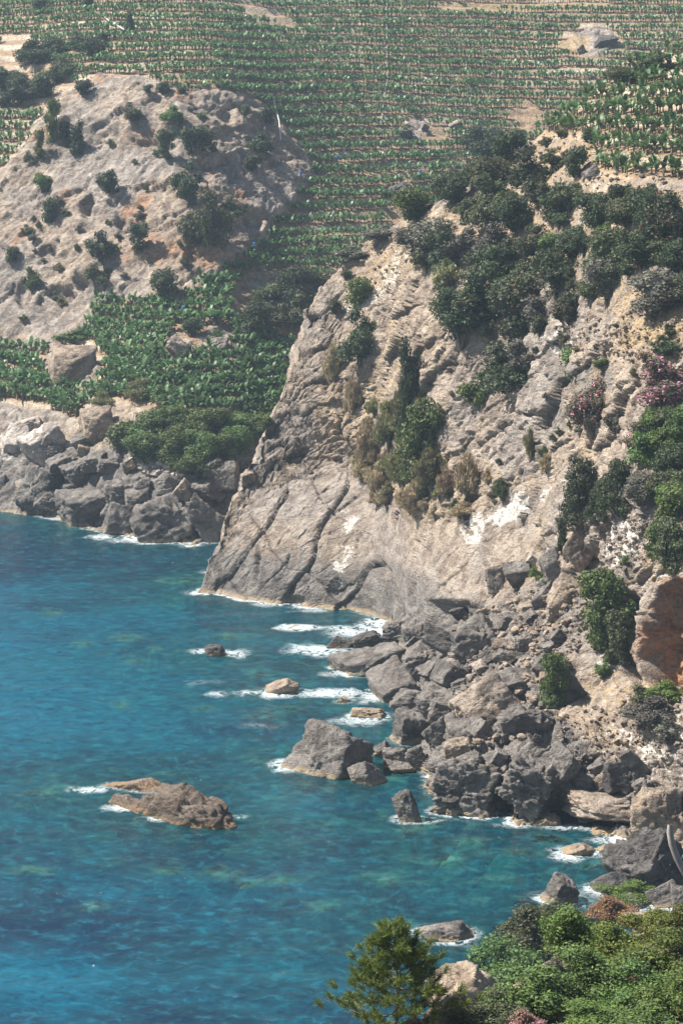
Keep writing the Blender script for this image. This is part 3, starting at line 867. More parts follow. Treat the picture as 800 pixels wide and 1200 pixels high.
scatter_stones([(530, 730), (600, 700), (660, 700), (655, 800), (640, 860), (560, 880), (520, 800)], 560, 0.18, 0.75)
scatter_stones([(600, 690), (690, 690), (680, 760), (620, 780)], 350, 0.15, 0.5)
scatter_stones([(640, 380), (760, 360), (800, 380), (800, 420), (680, 430)], 260, 0.12, 0.5)
scatter_stones([(690, 610), (780, 600), (780, 640), (710, 680)], 220, 0.15, 0.5)
scatter_stones([(650, 840), (800, 800), (800, 900), (660, 900)], 300, 0.12, 0.45)
scatter_stones([(420, 300), (500, 255), (520, 300), (440, 350)], 120, 0.12, 0.5)
scatter_stones([(600, 150), (660, 140), (790, 215), (790, 235), (600, 215)], 260, 0.15, 0.5)
st = link('loose_stones', np_mesh('loose_stones', np.concatenate(SV), [np.concatenate(SF)], False), M_TAN)
st['kind'] = 'stuff'
SV, SF, base_n = [], [], 0
scatter_stones([(148, 538), (190, 533), (218, 556), (200, 566), (165, 552)], 220, 0.25, 0.85)
st = link('white_rubble', np_mesh('white_rubble', np.concatenate(SV), [np.concatenate(SF)], False), M_PALE)
st['kind'] = 'stuff'

# ------------------------------------------------------------------ sea bed and sea
us = np.concatenate([np.linspace(-3500, -160, 40), np.arange(-150, 900, 2.5), np.linspace(910, 1500, 20)])
vs_ = np.concatenate([[520, 540], np.arange(560, 1300, 2.0), [1400, 1600]])
UU, VV = np.meshgrid(us, vs_, indexing='ij')
YY = (-H - 5) / tz(VV)
PSB = np.stack([xr(UU, VV) * YY, YY, 0 * YY - 5.2], -1)
PSB[..., 2] += 1.6 * fbm(PSB, 28, 4, 201) + 0.7 * fbm(PSB, 7, 4, 203)
REEFS = [(155, 775, 16, 5), (145, 827, 18, 6), (310, 838, 26, 8), (150, 747, 18, 5), (215, 680, 30, 7), (270, 745, 20, 5), (60, 718, 14, 4), (420, 838, 24, 8), (335, 830, 30, 8), (260, 1022, 34, 9), (330, 1030, 30, 8),
         (290, 1035, 22, 7), (450, 1030, 34, 10), (380, 1060, 30, 9), (550, 985, 34, 8), (600, 1000, 40, 9), (520, 1010, 30, 8), (590, 1030, 40, 8), (640, 985, 30, 8), (700, 1010, 40, 10),
         (60, 925, 40, 9), (480, 975, 18, 6), (420, 915, 40, 8), (500, 965, 30, 7), (300, 790, 20, 5), (180, 760, 12, 4), (95, 755, 14, 4), (240, 830, 14, 4), (640, 1080, 24, 8), (200, 1020, 24, 6), (40, 1020, 30, 7), (110, 1060, 26, 7)]
reef = np.zeros(UU.shape)
us_p, vs_p, _ = project(np.stack([PSB[..., 0] * 0 + PSB[..., 0], PSB[..., 1], PSB[..., 2] * 0 - 1.5], -1))
wr = fbm(PSB, 4.5, 5, 222, 0.6)
for (ru, rv, rw, rh) in REEFS:
    q = np.hypot((us_p - ru) / rw, (vs_p - rv) / rh) + 0.9 * wr
    reef = np.maximum(reef, smooth(1.2, 0.2, q))
PSB[..., 2] = PSB[..., 2] * (1 - reef) + reef * (-1.6 + 0.3 * wr)
k = NT('sea bed sand and weed')
Pn = k.pos()
weed = k.ramp(k.math('ADD', k.math('MULTIPLY', k.noise(Pn, 0.075, 6, 0.66, 0.5), 0.6), k.math('MULTIPLY', k.noise(Pn, 0.33, 5, 0.7, 0.3), 0.4)), 0.44, 0.55)
c = k.mix(weed, (0.03, 0.05, 0.05), (0.38, 0.42, 0.33))
c = k.mix(k.attr('reef'), c, k.mix(k.ramp(k.noise(Pn, 0.9, 5, 0.7), 0.4, 0.6), (0.20, 0.19, 0.13), (0.52, 0.50, 0.36)))
b = k.n('ShaderNodeBsdfPrincipled'); k.l(c, b.inputs['Base Color']); b.inputs['Roughness'].default_value = 1.0
k.l(b.outputs[0], k.out.inputs[0])
me = np_mesh('sea_bed', PSB.reshape(-1, 3), [grid_faces(*UU.shape)])
add_attr(me, 'reef', reef)
o = link('sea_bed', me, k.m); o['kind'] = 'structure'

us = np.concatenate([np.linspace(-3500, -110, 40), np.arange(-100, 880, 1.5), np.linspace(890, 1500, 20)])
vs_ = np.concatenate([[500, 520, 540, 550], np.arange(560, 1270, 1.15), [1300, 1400, 1600]])
UU, VV = np.meshgrid(us, vs_, indexing='ij')
YY = -H / tz(VV)
PW = np.stack([xr(UU, VV) * YY, YY, 0 * YY], -1)
# distance to rock
for Pq in (PA, PB):
    fl = Pq.reshape(-1, 3)
    SHORE.append(fl[np.abs(fl[:, 2]) < 0.25][::2])
SH = np.concatenate(SHORE)[:, :2]
cell = 0.5
x0, y0 = -90.0, 170.0
nx, ny = int(190 / cell), int(310 / cell)
G = np.full((nx, ny), 99.0)
ix = ((SH[:, 0] - x0) / cell).astype(int); iy = ((SH[:, 1] - y0) / cell).astype(int)
ok = (ix >= 0) & (ix < nx) & (iy >= 0) & (iy < ny)
G[ix[ok], iy[ok]] = 0
for sweep in range(60):                                     # chamfer distance
    G0 = G
    Gp = np.pad(G, 1, mode='edge')
    G = np.minimum.reduce([G, Gp[:-2, 1:-1] + cell, Gp[2:, 1:-1] + cell, Gp[1:-1, :-2] + cell, Gp[1:-1, 2:] + cell, Gp[:-2, :-2] + 1.414 * cell, Gp[2:, 2:] + 1.414 * cell, Gp[:-2, 2:] + 1.414 * cell, Gp[2:, :-2] + 1.414 * cell])
    if np.array_equal(G, G0):
        break
ix = np.clip(((PW[..., 0] - x0) / cell - 0.5), 0, nx - 2); iy = np.clip(((PW[..., 1] - y0) / cell - 0.5), 0, ny - 2)
i0, j0 = ix.astype(int), iy.astype(int)
fx, fy = ix - i0, iy - j0
DS = G[i0, j0] * (1 - fx) * (1 - fy) + G[i0 + 1, j0] * fx * (1 - fy) + G[i0, j0 + 1] * (1 - fx) * fy + G[i0 + 1, j0 + 1] * fx * fy
outside = (PW[..., 0] < x0) | (PW[..., 0] > x0 + 188) | (PW[..., 1] < y0) | (PW[..., 1] > y0 + 308)
DS = np.where(outside, 60.0, DS)
patchy = fbm(PW, 14, 3, 501)
foam = np.maximum(smooth(1.5, 0.1, DS) * smooth(-0.3, 0.4, patchy) * 0.8, 0.38 * smooth(4.0, 0.4, DS) * smooth(0.05, 0.5, patchy))
lace = fbm(PW * np.array([1, 0.6, 1]), 3.0, 4, 505)
BREAK = [(345, 736, 34, 4, 1.0), (418, 742, 40, 9, 0.8), (440, 736, 24, 12, 1.0), (375, 762, 44, 8, 0.75), (300, 812, 42, 6, 1.0), (270, 765, 26, 5, 0.75), (235, 764, 14, 4, 0.7), (365, 811, 24, 4, 0.55), (410, 790, 30, 6, 0.7),
         (400, 812, 44, 7, 0.8), (440, 815, 26, 10, 0.9), (425, 845, 34, 6, 0.7), (340, 895, 26, 7, 0.9), (335, 902, 14, 6, 0.9), (372, 868, 14, 5, 0.6), (105, 926, 20, 5, 0.8), (150, 946, 26, 5, 0.95), (182, 960, 22, 4, 0.7), (280, 958, 14, 4, 0.6),
         (175, 631, 50, 5, 1.15), (120, 628, 20, 4, 0.9), (215, 633, 22, 5, 1.1), (80, 606, 40, 4, 0.85), (40, 599, 20, 3, 0.8), (690, 1000, 48, 9, 1.0), (670, 1005, 30, 6, 0.9), (730, 985, 36, 9, 0.9), (715, 972, 34, 5, 0.7), (660, 970, 34, 4, 0.5), (500, 962, 22, 4, 0.5), (310, 708, 30, 3, 0.6), (365, 716, 30, 3, 0.5),
         (305, 850, 40, 5, 0.28), (250, 800, 40, 5, 0.3), (60, 895, 26, 4, 0.2), (600, 968, 40, 4, 0.35)]
up, vp, _ = project(PW)
brk = np.zeros(UU.shape)
for (bu, bv, bw, bh, s) in BREAK:
    q = np.hypot((up - bu) / (bw * 1.3), (vp - bv) / (bh * 1.25)) + 0.6 * lace
    brk = np.maximum(brk, s * smooth(1.25, 0.0, q))
foam = np.clip(np.maximum(foam, brk), 0, 1.2)
shallow = np.exp(-np.clip(DS, 0, 99) / 14.0)
shallow = np.maximum(shallow, 0.8 * poly_mask(up, vp, [(440, 940), (700, 960), (760, 1000), (700, 1060), (560, 1080), (420, 1040)], 50))
tone = np.clip(0.5 + 0.55 * np.exp(-(((up - 20) / 220) ** 2 + ((vp - 810) / 95) ** 2)) + 0.4 * np.exp(-(((up + 10) / 120) ** 2 + ((vp - 1140) / 40) ** 2)) - 0.35 * np.exp(-(((up - 60) / 230) ** 2 + ((vp - 650) / 40) ** 2))
               - 0.30 * np.exp(-(((up - 40) / 160) ** 2 + ((vp - 1085) / 28) ** 2)) - 0.02 * smooth(950, 1200, vp), 0, 1.1)
reefW = np.zeros(UU.shape)
wrw = fbm(PW, 4.5, 5, 222, 0.6)
for (ru, rv, rw, rh) in REEFS:
    q = np.hypot((up - ru) / rw, (vp - rv) / rh) + 0.9 * wrw
    reefW = np.maximum(reefW, smooth(1.2, 0.1, q))
# swell
PW[..., 2] += 0.10 * vnoise(PW * np.array([0.35, 1.0, 1]), 5.0, 601) * smooth(0.0, 3.0, DS) + 0.12 * np.clip(brk, 0, 1)
k = NT('sea water')
P = k.pos()
Pw = k.mapping(P, (0, 0, math.radians(18)), (0.55, 1.0, 1.0))
n1 = k.noise(Pw, 0.28, 4, 0.6)
n2 = k.noise(k.mapping(P, (0, 0, math.radians(24)), (0.9, 1.0, 1.0)), 0.62, 7, 0.78, 0.5)
n3 = k.noise(P, 0.06, 5, 0.65, 0.6)
n4 = k.noise(Pw, 0.12, 5, 0.62, 0.5)
sh = k.attr('shallow')
tn = k.math('ADD', k.attr('tone'), k.math('ADD', k.math('MULTIPLY', k.math('SUBTRACT', n3, 0.5), 1.3), k.math('MULTIPLY', k.math('SUBTRACT', n4, 0.5), 1.2)))
deep = k.mix(k.ramp(tn, 0.15, 1.0), (0.003, 0.020, 0.052), (0.002, 0.088, 0.150))
deep = k.mix(k.math('MULTIPLY', sh, 0.8), deep, (0.007, 0.048, 0.050))
mot = k.ramp(k.noise(P, 0.30, 5, 0.7, 0.4), 0.50, 0.66)
deep = k.mix(k.math('MULTIPLY', k.math('MULTIPLY', k.attr('shallow'), mot), 0.85), deep, (0.036, 0.130, 0.120))
deep = k.mix(k.math('MULTIPLY', k.math('MULTIPLY', k.attr('reef'), k.ramp(k.noise(P, 0.5, 5, 0.72), 0.34, 0.62)), 0.85), deep, (0.075, 0.190, 0.170))
deep = k.mix(k.math('MULTIPLY', k.ramp(n2, 0.50, 0.64), 0.75), deep, k.mix(0.62, deep, (0.015, 0.18, 0.26)))  # light on the ripples painted into the water colour
deep = k.mix(k.math('MULTIPLY', k.ramp(n2, 0.49, 0.36), 0.75), deep, (0.003, 0.018, 0.048))  # shaded side of the ripples, also painted into the colour
df = k.n('ShaderNodeBsdfDiffuse'); k.l(deep, df.inputs[0])
rf = k.attr('reef')
tr = k.n('ShaderNodeBsdfTransparent'); k.l(k.mix(rf, (0.10, 0.62, 0.66), (0.55, 0.90, 0.86)), tr.inputs[0])
m1 = k.n('ShaderNodeMixShader')
k.l(k.math('ADD', k.math('ADD', 0.22, k.math('MULTIPLY', sh, 0.18)), k.math('MULTIPLY', k.math('MULTIPLY', rf, k.ramp(k.noise(P, 0.45, 5, 0.7), 0.36, 0.62)), 0.52), True), m1.inputs[0]); k.l(df.outputs[0], m1.inputs[1]); k.l(tr.outputs[0], m1.inputs[2])
bp = k.n('ShaderNodeBump'); bp.inputs['Strength'].default_value = 1.0; bp.inputs['Distance'].default_value = 0.55
k.l(k.math('ADD', k.math('MULTIPLY', n1, 1.0), k.math('MULTIPLY', n2, 0.45)), bp.inputs['Height'])
gl = k.n('ShaderNodeBsdfGlossy'); gl.inputs['Roughness'].default_value = 0.12; k.l(bp.outputs[0], gl.inputs['Normal'])
fre = k.n('ShaderNodeFresnel'); fre.inputs[0].default_value = 1.33; k.l(bp.outputs[0], fre.inputs['Normal'])
m2 = k.n('ShaderNodeMixShader')
k.l(k.math('MULTIPLY', fre.outputs[0], 0.62), m2.inputs[0]); k.l(m1.outputs[0], m2.inputs[1]); k.l(gl.outputs[0], m2.inputs[2])
fo = k.attr('foam')
fn = k.noise(k.mapping(P, (0, 0, 0.2), (0.9, 0.8, 1.0)), 0.62, 6, 0.74, 1.0)
web = k.math('SUBTRACT', 1.0, k.math('ABSOLUTE', k.math('MULTIPLY', k.math('SUBTRACT', fn, 0.5), 13.0)), True)
core = k.ramp(k.math('ADD', fo, k.math('MULTIPLY', k.math('SUBTRACT', fn, 0.5), 5.0)), 0.90, 1.45)
veil = k.math('MULTIPLY', k.math('MULTIPLY', web, k.ramp(fo, 0.10, 0.75)), 0.62)
ff = k.math('MAXIMUM', k.math('MULTIPLY', core, 0.82), veil)
fd = k.n('ShaderNodeBsdfDiffuse'); fd.inputs[0].default_value = (0.78, 0.82, 0.84, 1)
m3 = k.n('ShaderNodeMixShader')
k.l(ff, m3.inputs[0]); k.l(m2.outputs[0], m3.inputs[1]); k.l(fd.outputs[0], m3.inputs[2])
k.l(m3.outputs[0], k.out.inputs[0])
me = np_mesh('sea', PW.reshape(-1, 3), [grid_faces(*UU.shape)])
add_attr(me, 'foam', foam); add_attr(me, 'shallow', shallow); add_attr(me, 'reef', reefW); add_attr(me, 'tone', tone)
o = link('sea', me, k.m); o['kind'] = 'structure'
# ------------------------------------------------------------------ vegetation
def leaf_quads(C, Nrm, size, aspect=0.55, r=None, T=None):
    """diamond leaves at points C facing Nrm"""
    r = r or rng
    n = len(C)
    t = np.cross(Nrm, r.normal(size=(n, 3))) if T is None else T
    t = t / (np.linalg.norm(t, axis=1, keepdims=True) + 1e-9)
    b = np.cross(Nrm, t)
    b /= np.linalg.norm(b, axis=1, keepdims=True) + 1e-9
    s = size * r.uniform(0.6, 1.35, (n, 1))
    V = np.stack([C - t * s, C - b * s * aspect, C + t * s, C + b * s * aspect], 1)
    return V.reshape(-1, 3), np.arange(4 * n).reshape(n, 4)

def merge(parts):
    Vs, by = [], {}
    o = 0
    for V, Fc in parts:
        by.setdefault(Fc.shape[1], []).append(Fc + o)
        Vs.append(V); o += len(V)
    return np.concatenate(Vs), [np.concatenate(x) for x in by.values()]

def tube(pts, rads, n=6):
    pts = np.asarray(pts, float)
    V, Fc = [], []
    for i, p in enumerate(pts):
        d = pts[min(i + 1, len(pts) - 1)] - pts[max(i - 1, 0)]
        d /= np.linalg.norm(d) + 1e-9
        a = np.cross(d, [0.3, 0.9, 0.2]); a /= np.linalg.norm(a) + 1e-9
        b = np.cross(d, a)
        for k in range(n):
            t = 2 * math.pi * k / n
            V.append(p + rads[i] * (math.cos(t) * a + math.sin(t) * b))
    for i in range(len(pts) - 1):
        for k in range(n):
            Fc.append([i * n + k, i * n + (k + 1) % n, (i + 1) * n + (k + 1) % n, (i + 1) * n + k])
    return np.array(V), np.array(Fc)

def bush_shape(seed, nleaf, size, style, fine_tail=0):
    """unit shrub: half width 1, height 2, base at z=0; returns (foliage parts, stem parts)"""
    r = np.random.default_rng(seed)
    lobes = []
    if style == 'round':
        for k in range(15):
            a = r.uniform(0, 6.28); q = r.uniform(0.1, 0.62); z = r.uniform(0.35, 1.5)
            q *= math.sqrt(max(0.1, 1 - ((z - 0.8) / 1.1) ** 2))
            lobes.append((math.cos(a) * q, math.sin(a) * q, z, r.uniform(0.28, 0.48)))
    elif style in ('spread', 'tussock'):
        for k in range(17):
            a = r.uniform(0, 6.28); q = r.uniform(0.1, 0.75); z = r.uniform(0.35, 1.25) * (1.15 - 0.4 * q)
            lobes.append((math.cos(a) * q, math.sin(a) * q, z, r.uniform(0.22, 0.42)))
        lobes.append((r.uniform(-0.3, 0.3), 0, 1.6, 0.33))
    elif style == 'conifer':
        for k in range(26):
            z = 0.35 + 1.5 * (k / 25); R = 0.85 * (1.12 - 0.46 * z) + 0.05
            a = k * 2.4 + r.uniform(-0.4, 0.4); q = R * r.uniform(0.45, 0.85)
            lobes.append((math.cos(a) * q, math.sin(a) * q, z - 0.12 * q, 0.14 + 0.20 * R * r.uniform(0.7, 1.2)))
    elif style == 'hang':
        for k in range(26):
            z = r.uniform(0.1, 1.8); q = r.uniform(0, 0.6)
            a = r.uniform(0, 6.28)
            lobes.append((math.cos(a) * q, math.sin(a) * q * 0.7, z, r.uniform(0.18, 0.36)))
    L = np.array(lobes)
    w = L[:, 3] ** 2; w /= w.sum()
    idx = r.choice(len(L), nleaf, p=w)
    D = r.normal(size=(nleaf, 3)); D[:, 2] += 0.35; D /= np.linalg.norm(D, axis=1, keepdims=True)
    rad = L[idx, 3] * (1 - 0.55 * r.random(nleaf) ** 2.2 + (0.22 if fine_tail == 0 else 0.42) * r.random(nleaf) ** 4)
    C = L[idx, :3] + D * rad[:, None]
    C += 0.05 * np.stack([vnoise(C * 1.0, 0.25, seed + q) for q in range(3)], -1)
    C[:, 2] = np.maximum(C[:, 2], 0.02 + 0.1 * r.random(nleaf))
    N = D + 0.75 * r.normal(size=(nleaf, 3)); N /= np.linalg.norm(N, axis=1, keepdims=True)
    if style == 'tussock':
        T = np.array([0, 0, 1.1]) + 0.7 * D + 0.55 * r.normal(size=(nleaf, 3))
        fol = [leaf_quads(C, N, size * 2.3, 0.15, r, T)]
    else:
        fol = [leaf_quads(C, N, size, 0.5, r)]
    cV, cF = ICO[1]
    for (x, y, z, q) in lobes:
        s = 0.62 if style != 'conifer' else 0.45
        fol.append((cV * q * s * (0.8 + 0.4 * r.random((len(cV), 1))) + np.array([x, y, z]), cF))
    stems = []
    for (x, y, z, q) in lobes[:7]:
        stems.append(tube([[0.05 * x, 0.05 * y, -0.25], [0.35 * x, 0.35 * y, 0.35 * z], [x, y, z]], [0.05, 0.038, 0.012], 5))
    if style == 'conifer':
        stems.append(tube([[0, 0, -0.3], [0.02, 0, 0.8], [0, 0, 1.9]], [0.075, 0.05, 0.01], 6))
    return fol, stems

M_STEM = plain_material('grey brown bark', (0.10, 0.075, 0.055), (0.22, 0.18, 0.14))
LM = {
    'dark': leaf_material('dark evergreen leaves', (0.022, 0.034, 0.017), (0.072, 0.092, 0.040)),
    'olive': leaf_material('olive leaves', (0.045, 0.058, 0.026), (0.115, 0.125, 0.060)),
    'green': leaf_material('green leaves', (0.040, 0.072, 0.020), (0.130, 0.180, 0.055)),
    'bright': leaf_material('bright green leaves', (0.050, 0.088, 0.020), (0.150, 0.200, 0.055), 0.32),
    'grey': leaf_material('grey scrub twigs and leaves', (0.060, 0.058, 0.047), (0.150, 0.140, 0.115), 0.15),
    'brown': leaf_material('dry brown leaves', (0.095, 0.045, 0.026), (0.27, 0.145, 0.085), 0.2),
    'red': leaf_material('dark leaves with red brown tips', (0.024, 0.036, 0.018), (0.070, 0.085, 0.038), 0.2, 0.6, (0.11, 0.05, 0.035), 0.12),
    'pink': leaf_material('oleander leaves and pink blossom', (0.055, 0.075, 0.030), (0.12, 0.14, 0.065), 0.2, 0.6, (0.50, 0.24, 0.29), 0.42),
    'fewpink': leaf_material('grey twigs with few pink blossoms', (0.06, 0.055, 0.042), (0.15, 0.13, 0.10), 0.2, 0.6, (0.55, 0.24, 0.32), 0.10),
    'reed': leaf_material('dry reeds', (0.20, 0.155, 0.095), (0.42, 0.345, 0.235), 0.2),
    'reedgreen': leaf_material('half green reeds', (0.085, 0.095, 0.040), (0.25, 0.23, 0.12), 0.25),
    'yellow': leaf_material('yellow green leaves', (0.055, 0.082, 0.018), (0.18, 0.215, 0.05), 0.32),
    'needle': leaf_material('pine needles', (0.035, 0.062, 0.014), (0.17, 0.215, 0.045), 0.25),
    'banana': leaf_material('banana leaves', (0.040, 0.078, 0.028), (0.140, 0.205, 0.085), 0.3, 0.42),
}
M_PSEUDO = plain_material('banana stem', (0.13, 0.12, 0.06), (0.26, 0.21, 0.13))

_bm = {}
def bush_mesh(style, var, mat, fine):
    key = (style, var, mat, fine)
    if key not in _bm:
        n, s = {0: (2300, 0.078), 1: (6500, 0.052), 2: (9000, 0.046)}[fine]
        if style == 'conifer':
            s *= 0.85
        skey = (style, var, fine)
        if skey not in _bm:
            _bm[skey] = bush_shape(1000 + 13 * var + 7 * len(style), n, s, style, fine == 2)
        fol, stems = _bm[skey]
        V, Fs = merge(fol)
        me = np_mesh('foliage', V, Fs, False); me.materials.append(LM[mat])
        V, Fs = merge(stems)
        ms = np_mesh('stem', V, Fs); ms.materials.append(M_STEM)
        _bm[key] = (me, ms)
    return _bm[key]

def root_empty(name, p, rz, sc):
    o = bpy.data.objects.new(name, None)
    COL.objects.link(o)
    o.empty_display_size = 0.2
    o.location = p
    o.rotation_euler = (0, 0, rz)
    o.scale = sc
    return o

def shrub(u, v, w, h, mat, style, label, name='shrub', cat='shrub', group=None, fine=0, var=None, base=0.30, stemname='stem', folname='foliage'):
    p = hit(u, v + base * h)
    m = px(p)
    sx = w / 2 * m * ({'hang': 1.5, 'tussock': 1.02}.get(style, 1.28))
    hz = h * m
    # what is seen of the height is the height itself and part of the depth
    hz = max(hz * 1.22 - 0.20 * sx, 0.7 * hz)
    p[2] -= 0.10 * hz
    if var is None:
        var = random.randrange(4)
    t = root_empty(name, p, random.uniform(0, 6.28), (sx, sx, hz / 2 * 1.02))
    me, ms = bush_mesh(style, var, mat, fine)
    link(folname, me, None, t)
    link(stemname, ms, None, t)
    tag(t, label, cat, group)
    return t

